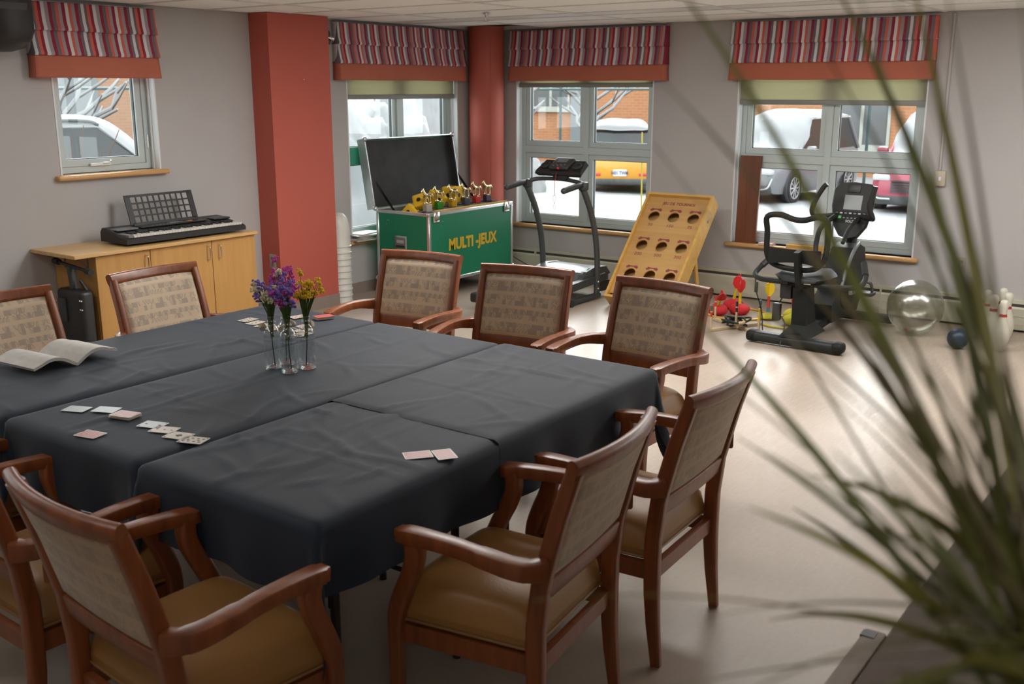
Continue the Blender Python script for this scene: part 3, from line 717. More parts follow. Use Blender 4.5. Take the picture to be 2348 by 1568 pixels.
# ================================================================== dining chairs
M_cwood = wood_mat('cherry_stain', (.160, .043, .012), (.270, .076, .022), .36, 'Z', 3.0, coat=.12)
M_seat = pm('ochre_vinyl', (.31, .15, .042), .42, var=.06, vscale=3, bump=.15, bscale=220)
M_pipe = pm('ochre_piping', (.24, .12, .04), .45)
M_glide = pm('nylon_glide', (.45, .42, .38), .5)
def m_fabric(name, base, dark, light):
    m, nt, b, N, L = nodes_of(name)
    def mth(op, a, c=None, c2=None):
        n = N('ShaderNodeMath'); n.operation = op
        for k, v in enumerate((a, c, c2)):
            if v is None: continue
            if isinstance(v, (int, float)): n.inputs[k].default_value = v
            else: L(v, n.inputs[k])
        return n.outputs[0]
    tc = N('ShaderNodeTexCoord'); sp = N('ShaderNodeSeparateXYZ'); L(tc.outputs['Object'], sp.inputs[0])
    X, Z = sp.outputs['X'], sp.outputs['Z']
    row = mth('DIVIDE', Z, .068); rf = mth('FRACT', row); ri = mth('FLOOR', row)
    band = mth('LESS_THAN', rf, .74)
    cs = .0175
    xo = mth('ADD', X, mth('MULTIPLY', ri, .0137))
    cxf = mth('DIVIDE', xo, cs); czf = mth('DIVIDE', mth('MULTIPLY', rf, .068), .02517)
    ix = mth('FLOOR', cxf); iz = mth('FLOOR', czf); fx = mth('FRACT', cxf); fz = mth('FRACT', czf)
    cv = N('ShaderNodeCombineXYZ'); L(ix, cv.inputs[0]); L(iz, cv.inputs[1]); L(ri, cv.inputs[2])
    wn = N('ShaderNodeTexWhiteNoise'); wn.noise_dimensions = '3D'; L(cv.outputs[0], wn.inputs['Vector']); rnd_ = wn.outputs['Value']
    sq = mth('LESS_THAN', rnd_, .36)
    sc_ = N('ShaderNodeSeparateColor'); L(wn.outputs['Color'], sc_.inputs[0])
    dx = mth('ABSOLUTE', mth('SUBTRACT', fx, mth('GREATER_THAN', sc_.outputs[1], .5))); dz = mth('ABSOLUTE', mth('SUBTRACT', fz, mth('GREATER_THAN', sc_.outputs[2], .5)))
    dist = mth('SQRT', mth('ADD', mth('MULTIPLY', dx, dx), mth('MULTIPLY', dz, dz)))
    quarter = mth('MULTIPLY', mth('LESS_THAN', dist, .95), mth('GREATER_THAN', rnd_, .52))
    ring = mth('MULTIPLY', quarter, mth('GREATER_THAN', dist, .78))
    pat = mth('MAXIMUM', sq, mth('MULTIPLY', quarter, .45)); pat = mth('MAXIMUM', pat, ring)
    pat = mth('MULTIPLY', pat, band)
    mx = N('ShaderNodeMix'); mx.data_type = 'RGBA'; mx.inputs['A'].default_value = (*base, 1); mx.inputs['B'].default_value = (*dark, 1); L(pat, mx.inputs['Factor'])
    gl = mth('SUBTRACT', 1.0, mth('ABSOLUTE', mth('SUBTRACT', rf, .87))); gl2 = mth('MULTIPLY', mth('POWER', gl, 12.0), .55)
    mx2 = N('ShaderNodeMix'); mx2.data_type = 'RGBA'; mx2.inputs['B'].default_value = (*light, 1); L(mx.outputs['Result'], mx2.inputs['A']); L(gl2, mx2.inputs['Factor'])
    L(mx2.outputs['Result'], b.inputs['Base Color']); b.inputs['Roughness'].default_value = .7; b.inputs['Sheen Weight'].default_value = .15
    n2 = N('ShaderNodeTexNoise'); n2.inputs['Scale'].default_value = 350; L(tc.outputs['Object'], n2.inputs['Vector'])
    bp = N('ShaderNodeBump'); bp.inputs['Strength'].default_value = .25; bp.inputs['Distance'].default_value = .002; L(n2.outputs['Fac'], bp.inputs['Height']); L(bp.outputs['Normal'], b.inputs['Normal'])
    return m
M_fab = m_fabric('geometric_upholstery', (.57, .435, .305), (.385, .305, .23), (.61, .48, .34))
M_fabback = m_fabric('woven_back_upholstery', (.47, .345, .225), (.375, .28, .185), (.50, .375, .25))
M_welt = pm('upholstery_welt', (.20, .15, .10), .7)

def post_y(z):
    P = [(0, -.250), (.20, -.228), (.42, -.222), (.58, -.240), (.77, -.288), (.98, -.356)]
    for (a, ya), (b, yb) in zip(P, P[1:]):
        if z <= b: t = (z-a)/(b-a); return ya+(yb-ya)*t
    return P[-1][1]
def bow(x, z):                          # the back is curved in plan, more towards the top
    k = max(0, min(1, (z-.45)/.5)); return -.034*k*(1-(x/.245)**2)
def make_chair():
    t = thing('dining_armchair', 'chair', 'chair')
    sec = rrect(1, 1, .22, 3)
    for s in (-1, 1):
        zs = [0, .06, .15, .25, .35, .45, .52, .58, .65, .72, .79, .86, .912]
        wx = [.028, .031, .036, .040, .042, .042, .042, .041, .040, .039, .038, .037, .036]
        pts = [(s*.243, post_y(z), z+.004) for z in zs]
        MB().sweep(pts, sec, (0, -1, 0), [(w, w*1.2) for w in wx]).build('rear_post', M_cwood, t)
        fp = spline([(s*.262, .222, .004), (s*.262, .220, .16), (s*.262, .218, .30), (s*.263, .213, .39), (s*.268, .185, .47), (s*.274, .150, .545), (s*.280, .135, .60), (s*.285, .140, .648)], 5)
        k = len(fp); sc = [(.030+.018*min(1, i/(k*.45)), .032+.020*min(1, i/(k*.45))) for i in range(k)]
        MB().sweep(fp, sec, (0, -1, 0), sc).build('front_leg', M_cwood, t)
        ap = spline([(s*.283, .185, .650), (s*.290, .12, .657), (s*.302, .0, .660), (s*.312, -.11, .655), (s*.310, -.185, .646), (s*.292, -.235, .640), (s*.262, -.262, .640)], 6)
        k = len(ap); sc = []
        for i in range(k):
            q = i/(k-1); wdt = .060-.014*min(1, q*2.2)+(.010 if .45 < q < .8 else 0); hgt = .040+.018*max(0, q-.45)/.55
            if q < .04: wdt *= .7
            sc.append((wdt, hgt))
        MB().sweep(ap, rrect(1, 1, .12, 2), (0, 0, 1), sc).build('armrest', M_cwood, t)
        MB().cyl((s*.243, -.250, 0), (s*.243, -.250, .008), .012, n=12).build('glide', M_glide, t)
        MB().cyl((s*.262, .222, 0), (s*.262, .222, .008), .012, n=12).build('glide', M_glide, t)
    xs_ = [-.262+.524*i/18 for i in range(19)]
    MB().sweep([(x, post_y(.921)+bow(x, .955), .921) for x in xs_], rrect(.036, .058, .016, 4), (0, -.37, 1)).build('top_rail', M_cwood, t)
    xs_ = [-.226+.452*i/14 for i in range(15)]
    MB().sweep([(x, post_y(.560)+bow(x, .56)*.8-.004, .560) for x in xs_], rrect(.026, .066, .008, 2), (0, -.2, 1)).build('lower_rail', M_cwood, t)
    def panel(off, inset):
        def fn(i, j):
            x = (-.229+inset)+(.458-2*inset)*i; z = (.590+inset)+(.312-2*inset)*j
            e = min(i, 1-i)*.458; e2 = min(j, 1-j)*.312; pad = min(1, min(e, e2)/.025)
            return (x, post_y(z)+bow(x, z)+off*(.35+.65*math.sin(pad*math.pi/2)), z)
        return fn
    MB().grid(lambda i, j: panel(.022, 0)(i, 1-j), 24, 18).build('back_panel', M_fab, t, smooth=80)
    MB().grid(panel(-.014, 0), 24, 18).build('rear_upholstery', M_fabback, t, smooth=80)
    wp = []
    f = panel(.020, .012)
    loop = [f(i/16, 0) for i in range(16)]+[f(1, i/12) for i in range(12)]+[f(1-i/16, 1) for i in range(16)]+[f(0, 1-i/12) for i in range(12)]
    MB().tube(loop, .0028, 6, loop=True).build('welt', M_welt, t)
    # seat
    def seat_half(u):
        return .245+.012*u
    def top(i, j):
        x = (i-.5)*2; y = j
        hw_ = .235+.022*y
        ex = 1-abs(x)**6; ey = 1-abs(2*y-1)**8
        z = .400+.092*(max(0, ex)**.35)*(max(0, ey)**.35)+.012*(1-x*x)*(1-(2*y-1)**2)
        return (x*hw_, -.205+.435*y, z)
    sm = MB().grid(top, 28, 28)
    rim = [top(i/28, 0) for i in range(28)]+[top(1, i/28) for i in range(28)]+[top(1-i/28, 1) for i in range(28)]+[top(0, 1-i/28) for i in range(28)]
    low = [(p[0]*.985, p[1]*.985+.0002, .366) for p in rim]
    n = len(rim); sm.add(rim+low, [(i, n+i, n+(i+1) % n, (i+1) % n) for i in range(n)]); sm.add(low, [tuple(range(n))])
    seat = sm.build('seat', M_seat, t, smooth=70)
    MB().tube([(p[0]*1.005, p[1], .374) for p in rim[::2]], .005, 6, loop=True).build('piping', M_pipe, seat)
    MB().box(-.228, .228, -.232, -.208, .300, .352).build('apron', M_cwood, t, smooth=0)
    MB().box(-.245, .245, .206, .230, .300, .365).build('apron', M_cwood, t, smooth=0)
    for s in (-1, 1):
        Q = [Vector((s*.240, -.215, .300)), Vector((s*.258, .215, .300)), Vector((s*.236, .215, .300)), Vector((s*.218, -.215, .300))]
        MB().loft([Q, [q+Vector((0, 0, .058)) for q in Q]]).build('apron', M_cwood, t, smooth=30)
    return t
chair0 = make_chair()
G = 'armchairs around the covered tables'
spots = [((2.272, 1.655), 6.5, 'wooden armchair seen from behind, in front at the table beside two red cards'),
         ((2.975, 1.655), 2.5, 'wooden armchair seen from behind at the table corner nearest the palm leaves'),
         ((1.520, 2.100), -95, 'wooden armchair seen from behind in the bottom left foreground'),
         ((1.560, 2.845), -92, 'wooden armchair half hidden at the left edge behind the foreground armchair'),
         ((1.585, 3.700), -90, 'wooden armchair of which only an arm shows at the left edge'),
         ((4.069, 3.760), 99, 'wooden armchair facing us in front of the green games case'),
         ((4.020, 2.989), 100, 'wooden armchair facing us in front of the treadmill'),
         ((4.054, 2.295), 86, 'wooden armchair facing us in front of the hole-toss board'),
         ((3.190, 4.255), 180, 'wooden armchair facing us in front of the maple cabinet'),
         ((2.380, 4.240), 184, 'wooden armchair facing us at the left edge behind the open book')]
for i, (p, a, lab) in enumerate(spots):
    c = chair0 if i == 0 else copy_tree(chair0)
    c.location = (p[0], p[1], 0); c.rotation_euler = (0, 0, R(a)); c['label'] = lab; c['group'] = G

# ================================================================== folding tables and dark cloths
TZ = .745
M_ttop = pm('table_laminate', (.25, .23, .2), .5)
M_tleg = pm('table_leg_steel', (.04, .035, .035), .4, .5)
def table(label, x0, x1, y0, y1):
    t = thing('folding_table', label, 'table', ((x0+x1)/2, (y0+y1)/2, 0)); w, d = (x1-x0)/2, (y1-y0)/2
    MB().rbox((0, 0, TZ-.018), (2*w, 2*d, .03), .01, 2).build('tabletop', M_ttop, t)
    for sx in (-1, 1):
        for sy in (-1, 1):
            MB().cyl((sx*(w-.13), sy*(d-.08), 0), (sx*(w-.13), sy*(d-.08), TZ-.03), .014, n=12).build('leg', M_tleg, t)
        MB().cyl((sx*(w-.13), -d+.08, .25), (sx*(w-.13), d-.08, .25), .009, n=10).build('brace', M_tleg, t)
YR = [1.885, 2.645, 3.405, 4.150]
XA, XM, XZ = 1.735, 2.545, 3.575
table('folding table under the cloth with the open book', XA, XZ, YR[2]+.012, YR[3])
table('folding table under the middle cloth with the flower bottles', XA, XZ, YR[1]+.012, YR[2]-.012)
table('folding table under the front cloth with the two red cards', XA, XM-.008, YR[0], YR[1]-.012)
table('folding table under the empty cloth beside the hole-toss board', XM+.008, XZ, YR[0], YR[1]-.012)
M_cloth = pm('slate_tablecloth', (.0165, .0255, .042), .66, var=.10, vscale=3, bump=.25, bscale=420, sheen=.10, spec=.35)
def cloth(label, x0, x1, y0, y1, hx0, hx1, hy0, hy1, seed, folds, zlift=0.0):
    r = .022; zt = TZ+.006+zlift; e = .006
    du = .018
    us = []
    def axis(a, b, ha, hb):
        A = [a-ha+ha*i/max(1, int(ha/.02)) for i in range(int(ha/.02))] if ha > 0 else []
        n = max(2, int((b-a)/.018)); Bm = [a+(b-a)*i/n for i in range(n+1)]
        Cc = [b+hb*(i+1)/max(1, int(hb/.02)) for i in range(int(hb/.02))] if hb > 0 else []
        return A+Bm+Cc
    U, Vv = axis(x0, x1, hx0, hx1), axis(y0, y1, hy0, hy1)
    rnd = random.Random(seed)
    wr = [(rnd.uniform(x0, x1), rnd.uniform(y0, y1), rnd.uniform(-.5, .5)+(0 if rnd.random() < .6 else 1.4), rnd.uniform(.10, .34), rnd.uniform(.010, .020), rnd.uniform(.003, .0075)) for _ in range(22)]
    def bend(d):                          # distance past the edge -> (outward, down)
        arc = r*math.pi/2
        if d <= 0: return 0, 0
        if d < arc: a = d/r; return r*math.sin(a), r*(1-math.cos(a))
        return r, r+(d-arc)
    def pt(u, v):
        cx = min(max(u, x0), x1); cy = min(max(v, y0), y1); dx = u-cx; dy = v-cy
        d = math.hypot(dx, dy)
        z = zt
        top_w = 0
        if d == 0:
            for (wx, wy, wa, wl, ws, wh) in wr:
                lx = (u-wx)*math.cos(wa)+(v-wy)*math.sin(wa); ly = -(u-wx)*math.sin(wa)+(v-wy)*math.cos(wa)+.03*math.sin(lx*9+wx*7)
                if abs(lx) < wl*1.8 and abs(ly) < ws*4: top_w += wh*math.exp(-(lx/wl)**2*2)*math.exp(-(ly/ws)**2)
            for ax, pos, hgt in folds:
                q = (u-pos) if ax == 'x' else (v-pos)
                if abs(q) < .03: top_w += hgt*math.exp(-(q/.006)**2)
            top_w += .0010*noise.noise(Vector((u*9, v*9, seed)))+.0014*noise.noise(Vector((u*3, v*3, seed+3)))
            ed = min(u-x0, x1-u, y1-v, v-y0); fall = min(1, max(0, ed/.03)); 
            z += top_w*fall+(.0 if ed > .03 else -.004*(1-ed/.03)**2)
            return Vector((u, v, z))
        o, dn = bend(d)
        nx, ny = dx/d, dy/d
        corner = min(abs(dx), abs(dy))/max(abs(dx), abs(dy))      # 0 straight side .. 1 diagonal
        s = u if abs(dy) > abs(dx) else v
        depth = max(0, dn-r)
        wav = (.012*math.sin(s*11+seed)+.008*math.sin(s*23+seed*2))*min(1, depth/.15)
        bulge = .055*corner*min(1, depth/.12)
        o2 = o+wav+bulge+.05*depth*.4
        dn += .11*corner*min(1, depth/.12)
        return Vector((cx+nx*o2, cy+ny*o2, z-.004-dn))
    V = [pt(u, v) for u in U for v in Vv]; n = len(Vv)
    Fc = [(i*n+j, (i+1)*n+j, (i+1)*n+j+1, i*n+j+1) for i in range(len(U)-1) for j in range(n-1)]
    return tag(MB().add(V, Fc).build('tablecloth', M_cloth, smooth=80), label, 'tablecloth', 'dark tablecloths on the tables')
HG = .235
g = .0
cloth('dark slate tablecloth under the open book', XA, XZ, YR[2]+.023, YR[3], HG, HG, .14, .06, 3, [('x', 2.35, .004), ('x', 2.95, .004), ('y', 3.78, .004)])
cloth('dark slate tablecloth under the flower bottles', XA, XZ, YR[1]+.023, YR[2]-.023, HG, HG, .14, .14, 11, [('x', 2.2, .004), ('x', 2.9, .004), ('y', 3.03, .003)])
cloth('dark slate tablecloth under the two red cards', XA, XM+.02, YR[0], YR[1]-.023, HG, .012, HG, .14, 17, [('x', 2.1, .004), ('y', 2.2, .0025)])
cloth('bare dark slate tablecloth at the end by the hole-toss board', XM-.03, XZ, YR[0], YR[1]-.023, .014, HG, HG, .14, 23, [('x', 2.9, .003), ('x', 3.25, .004), ('y', 2.25, .003)], zlift=.006)
CZ = TZ+.0092          # top of the cloth

# ---------------- playing cards
M_cface = pm('card_face', (.62, .56, .47), .4)
M_cpale = pm('card_face_pale', (.55, .59, .58), .4)
def m_cback():
    m, nt, b, N, L = nodes_of('card_back')
    tc = N('ShaderNodeTexCoord'); ck = N('ShaderNodeTexChecker'); ck.inputs['Scale'].default_value = 260
    ck.inputs['Color1'].default_value = (.55, .16, .15, 1); ck.inputs['Color2'].default_value = (.50, .24, .22, 1)
    L(tc.outputs['Object'], ck.inputs['Vector']); L(ck.outputs['Color'], b.inputs['Base Color']); b.inputs['Roughness'].default_value = .4
    return m
M_cback = m_cback()
M_pblk = pm('card_ink_black', (.02, .02, .02), .5); M_pred = pm('card_ink_red', (.45, .03, .03), .5)
CG = 'playing cards on the tables'
card_me = MB().prism(rrect(.063, .088, .004, 3), 0, .0007).mesh('playing_card', M_cface, 30)
cardp_me = MB().prism(rrect(.063, .088, .004, 3), 0, .0007).mesh('playing_card', M_cpale, 30)
back_me = MB().prism(rrect(.055, .080, .003, 3), .0007, .0009).mesh('card_back_print', M_cback, 30)
cardb_me = card_me
def pip_poly(kind, s):
    if kind == 'd': return [(0, s), (-.75*s, 0), (0, -s), (.75*s, 0)]
    if kind == 'h': return [(0, -s), (.9*s, .2*s), (.85*s, .75*s), (.4*s, .9*s), (0, .5*s), (-.4*s, .9*s), (-.85*s, .75*s), (-.9*s, .2*s)]
    if kind == 's': return [(0, s), (-.9*s, -.1*s), (-.7*s, -.6*s), (-.2*s, -.4*s), (-.35*s, -s), (.35*s, -s), (.2*s, -.4*s), (.7*s, -.6*s), (.9*s, -.1*s)]
    return [(.35*s, -s), (.15*s, -.3*s), (.6*s, -.6*s), (.95*s, -.1*s), (.5*s, .25*s), (.45*s, .8*s), (0, s), (-.45*s, .8*s), (-.5*s, .25*s), (-.95*s, -.1*s), (-.6*s, -.6*s), (-.15*s, -.3*s), (-.35*s, -s)]
LAY = {1: [(0, 0)], 2: [(0, .026), (0, -.026)], 3: [(0, .027), (0, 0), (0, -.027)], 4: [(x, y) for x in (-.014, .014) for y in (-.026, .026)],
       6: [(x, y) for x in (-.014, .014) for y in (-.026, 0, .026)], 8: [(x, y) for x in (-.014, .014) for y in (-.028, -.009, .009, .028)],
       10: [(x, y) for x in (-.014, .014) for y in (-.029, -.010, .010, .029)]+[(0, .019), (0, -.019)], 0: []}
def card(label, x, y, rot, face=None, n=0, dz=0.0, pale=False):
    o = link('playing_card', cardp_me if pale else card_me, None, (x, y, CZ+dz), (0, 0, R(rot)))
    tag(o, label, 'playing card', CG)
    if face == 'back': link('back_print', back_me, o)
    elif n:
        mb = MB(); s = .0085 if n == 1 else .0052
        if n == 1: s = .013
        for (px, py) in LAY[n]:
            poly = pip_poly(face, s)
            mb.prism([(px+a, py+b_) for a, b_ in poly], .0007, .0010)
        for sx, sy in ((-.025, .036), (.025, -.036)):
            mb.prism([(sx+a, sy+b_) for a, b_ in pip_poly(face, .0035)], .0007, .0010)
        q = mb.build('pips', M_pred if face in 'dh' else M_pblk, o, smooth=0); q['kind'] = 'stuff'
    return o
card('pale blank-looking card, left one of the overlapping pair', 1.915, 3.272, 22, pale=True)
card('pale blank-looking card, right one of the overlapping pair', 1.970, 3.178, 24, dz=.0008, pale=True)
card('single red-backed card nearest the left table edge', 1.785, 2.985, 12, 'back')
card('face-up two of spades, first of the row of four', 1.965, 2.905, 18, 's', 2, pale=True)
card('face-up red diamond card, second of the row of four', 1.955, 2.828, 20, 'd', 3)
card('face-up ace of spades, third of the row of four', 1.945, 2.740, 16, 's', 1)
card('face-up ten of clubs, last of the row of four', 1.945, 2.665, 20, 'c', 10)
# a squared-up pack, back up
pk = thing('card_pack', 'small pack of cards, red back up, beside the row of four', 'card pack', (1.962, 3.055, CZ), R(16), CG)
for k in range(9):
    link('card', card_me, pk, (random.uniform(-.002, .002), random.uniform(-.002, .002), .0012*k), (0, 0, R(random.uniform(-4, 4))))
link('back_print', back_me, pk, (0, 0, .0012*8))
card('red-backed card with its corner pointing left, under its twin', 2.262, 1.990, 52, 'back')
card('red-backed card lying on top of its twin at the front', 2.312, 1.925, -34, 'back', dz=.0012)
for k, (x, y, r_, fc, n, lab) in enumerate([
        (3.225, 3.915, 96, 'c', 8, 'face-up eight behind the flowers, first of the far row'),
        (3.205, 3.835, 98, 's', 3, 'face-up three behind the flowers, second of the far row'),
        (3.190, 3.755, 95, 'c', 4, 'face-up four behind the flowers, third of the far row'),
        (3.180, 3.675, 97, 's', 6, 'face-up six behind the flowers, fourth of the far row'),
        (3.275, 3.590, 96, 'h', 2, 'face-up red two right of the flower stems, upper card'),
        (3.225, 3.535, 94, 'h', 4, 'face-up red four right of the flower stems, middle card'),
        (3.170, 3.475, 97, 'd', 6, 'face-up red six right of the flower stems, lower card')]):
    card(lab, x, y, r_, fc, n)
card('face-up red queen lying beside the far red pack', 3.420, 3.770, 80, 'h', 6)
pk2 = thing('card_pack', 'red-backed pack of cards at the far table end', 'card pack', (3.465, 3.640, CZ), R(70), CG)
M_cback2 = pm('card_back_bright', (.62, .11, .09), .4)
b2 = MB().prism(rrect(.063, .088, .004, 3), .0007, .0009).mesh('card_back_print', M_cback2, 30)
for k in range(10): link('card', card_me, pk2, (0, 0, .0013*k), (0, 0, R(random.uniform(-2, 2))))
link('back_print', b2, pk2, (0, 0, .0013*9))

# ---------------- open book
def m_page():
    m, nt, b, N, L = nodes_of('printed_page')
    tc = N('ShaderNodeTexCoord'); sp = N('ShaderNodeSeparateXYZ'); L(tc.outputs['Object'], sp.inputs[0])
    w = N('ShaderNodeTexWave'); w.wave_type = 'BANDS'; w.bands_direction = 'Y'; w.inputs['Scale'].default_value = 38; L(tc.outputs['Object'], w.inputs['Vector'])
    n = N('ShaderNodeTexNoise'); n.inputs['Scale'].default_value = 26; L(tc.outputs['Object'], n.inputs['Vector'])
    a = N('ShaderNodeMath'); a.operation = 'MULTIPLY'; L(w.outputs['Fac'], a.inputs[0]); L(n.outputs['Fac'], a.inputs[1])
    rp = N('ShaderNodeValToRGB'); e = rp.color_ramp.elements; e[0].position = .42; e[1].position = .52; e[0].color = (.60, .57, .53, 1); e[1].color = (.44, .42, .40, 1)
    L(a.outputs[0], rp.inputs['Fac']); L(rp.outputs['Color'], b.inputs['Base Color']); b.inputs['Roughness'].default_value = .7
    return m
M_page = m_page(); M_edge = pm('page_edges', (.56, .53, .48), .8, var=.12, vscale=4, stretch=(1, 1, 60))
bk = thing('open_book', 'thick open paperback book lying on the far left tablecloth', 'book', (2.245, 3.945, CZ), R(4))
def page_arc(t, side):           # t 0 at spine .. 1 outer edge
    x = side*(.005+.190*t)
    z = .014+.054*math.sin(min(1, t*1.25)*math.pi*.62)*(1-.50*t*t)-.010*t
    return x, z
for side, nm in ((-1, 'left_pages'), (1, 'right_pages')):
    top = [page_arc(i/16, side) for i in range(17)]
    th = [.012+.010*(i/16) if False else .016*(1-.35*(i/16)) for i in range(17)]
    mb = MB()
    V = []
    for y in (-.135, .135):
        for (x, z) in top: V.append((x, y, z))
    n = 17
    fc = [(i, i+1, n+i+1, n+i) if side == 1 else (i+1, i, n+i, n+i+1) for i in range(16)]
    mb.add(V, fc, 0)
    bot = [(x*(.985 if i else 1), max(.0015, z-t_)) for i, ((x, z), t_) in enumerate(zip(top, th))]
    for y in (-.135, .135):
        W_ = [(x, y, z) for x, z in top]+[(x, y, z) for x, z in bot]
        mb.add(W_, [(i, i+1, n+i+1, n+i) if (y > 0) == (side == 1) else (i+1, i, n+i, n+i+1) for i in range(16)], 1)
    mb.add([(top[-1][0], -.135, top[-1][1]), (top[-1][0], .135, top[-1][1]), (bot[-1][0], .135, bot[-1][1]), (bot[-1][0], -.135, bot[-1][1])], [(0, 1, 2, 3)], 1)
    mb.add([(x, y, z) for y in (-.135, .135) for x, z in bot], [(i, n+i, n+i+1, i+1) for i in range(16)], 1)
    mb.build(nm, [M_page, M_edge], bk, smooth=50)
MB().box(-.006, .006, -.136, .136, .0, .013).build('spine', M_edge, bk, smooth=0)

# ---------------- glass bottles with dried flowers
M_bglass = glass_mat('bottle_glass', (.93, .96, .96), 1.0, .04, base=.13)
M_cork = pm('paper_stopper', (.55, .46, .36), .8, var=.1)
M_wire = pm('wire', (.5, .48, .42), .4, .6)
M_stem = pm('dried_stem', (.075, .12, .022), .7, var=.3, vscale=30)
M_stemd = pm('dark_stem', (.022, .026, .012), .7)
bp_ = [(.0, .0), (.030, .0), (.034, .004), (.034, .02)]
for k in range(14):
    z = .022+k*.0078; bp_ += [(.0345, z), (.0325, z+.004)]
bp_ += [(.034, .136), (.034, .150), (.031, .163), (.022, .174), (.016, .182), (.0165, .190), (.019, .193), (.0165, .197), (.0155, .205), (.017, .212), (.0165, .216)]
bot_me = MB().lathe(bp_, 28, caps=False).mesh('bottle_glass', M_bglass, 80)
base_me = MB().lathe([(.0, .003), (.026, .003), (.031, .007), (.031, .009), (.024, .010), (0, .008)], 24, caps=False).mesh('bottle_base', M_bglass, 60)
bl_cache = {}
def blossom_me(key, mat, n=9, r=.006, s=.011):
    if key not in bl_cache:
        rnd = random.Random(hash(key) % 97 if False else len(bl_cache)+3); mb = MB()
        for k in range(n):
            mb.sphere((rnd.gauss(0, s*.5), rnd.gauss(0, s*.5), rnd.gauss(0, s*.4)), r*rnd.uniform(.7, 1.1), 6, 4)
        bl_cache[key] = mb.mesh('blossom', mat, 80)
    return bl_cache[key]
FC = {'yellow': pm('yellow_petals', (1.0, .62, .025), .7, var=.2, vscale=90), 'purple': pm('purple_petals', (.30, .18, .62), .7, var=.25, vscale=90),
      'cream': pm('cream_petals', (.88, .80, .50), .7, var=.15, vscale=90), 'magenta': pm('magenta_petals', (.66, .08, .42), .7, var=.25, vscale=90)}
def bottle(label, flabel, x, y, kinds, seed, lean, cork_dir, hgt=.20, spread=.055):
    o = thing('glass_bottle', label, 'bottle', (x, y, CZ), R(seed*37), 'ribbed glass bottles on the middle table')
    link('bottle_glass', bot_me, o); link('bottle_base', base_me, o)
    a = R(cork_dir)-R(seed*37); d = Vector((math.cos(a), math.sin(a), 0))
    MB().lathe([(0, -.012), (.011, -.012), (.015, .008), (.012, .013), (0, .013)], 14, M=RX(R(70))).build('stopper', M_cork, o, loc=d*.036+Vector((0, 0, .172)), rot=(0, 0, a))
    MB().tube([d*.014+Vector((0, 0, .200)), d*.026+Vector((0, 0, .19)), d*.034+Vector((0, 0, .180))], .0012, 5).build('wire_clip', M_wire, o)
    f = thing('dried_flowers', flabel, 'flowers', (x, y, CZ), 0, 'dried flower bunches in the bottles')
    rnd = random.Random(seed)
    lx, ly = lean
    MB().tube(spline([(-lx*.5, -ly*.5, .012), (0, 0, .10), (lx*.35, ly*.35, .20)], 6), .0022, 6).build('main_stem', M_stemd, f)
    nst = 26
    mbs = MB()
    for k in range(nst):
        kd = kinds[k % len(kinds)]
        aa = rnd.uniform(0, 6.28); rr = spread*math.sqrt(rnd.random()); zz = .20+hgt*rnd.uniform(.45, .78) if k else .20+hgt*.95
        tip = Vector((lx+math.cos(aa)*rr, ly+math.sin(aa)*rr, zz))
        p = spline([(rnd.uniform(-.006, .006), rnd.uniform(-.006, .006), .13), (lx*.3+rnd.uniform(-.008, .008), ly*.3+rnd.uniform(-.008, .008), .212), tip*.7+Vector((lx*.1, ly*.1, .3*.24)), tip], 4)
        mbs.tube(p, .0013, 4)
        ob = link('blossom', blossom_me((kd, k % 3), FC[kd]), f, tip, (rnd.uniform(-1, 1), rnd.uniform(-1, 1), rnd.uniform(0, 6)))
        ob.scale = [rnd.uniform(.75, 1.15)]*3
        if k % 2 == 0:
            ob = link('blossom', blossom_me((kd, (k+1) % 3), FC[kd]), f, tip-Vector((rnd.uniform(-.012, .012), rnd.uniform(-.012, .012), .016)), (0, 0, rnd.uniform(0, 6))); ob.scale = (.8, .8, .8)
    for k in range(22):
        aa = rnd.uniform(0, 6.28)
        mbs.tube(spline([(0, 0, .15), (math.cos(aa)*.008, math.sin(aa)*.008, .21), (lx*.6+math.cos(aa)*spread*.55, ly*.6+math.sin(aa)*spread*.55, .20+hgt*.42)], 4), [.002]*8+[.0008], 4)
    st = mbs.build('stems', M_stem, f); st['kind'] = 'stuff'
bottle('ribbed glass bottle on the left of the group', 'cream and purple dried flowers in the left bottle', 2.690, 3.125, ['cream', 'purple', 'cream'], 2, (-.005, .012), 140)
bottle('ribbed glass bottle at the front of the group', 'purple dried flowers in the front bottle', 2.690, 3.030, ['purple', 'purple', 'magenta'], 5, (-.012, .004), 80, .19, .05)
bottle('ribbed glass bottle on the right of the group', 'bright yellow dried flowers in the right bottle', 2.775, 3.018, ['yellow'], 9, (.012, -.006), 20, .21, .055)
bottle('ribbed glass bottle half hidden at the back of the group', 'magenta dried flowers in the back bottle', 2.770, 3.135, ['magenta', 'magenta', 'purple'], 13, (.0, -.006), -80, .25, .05)

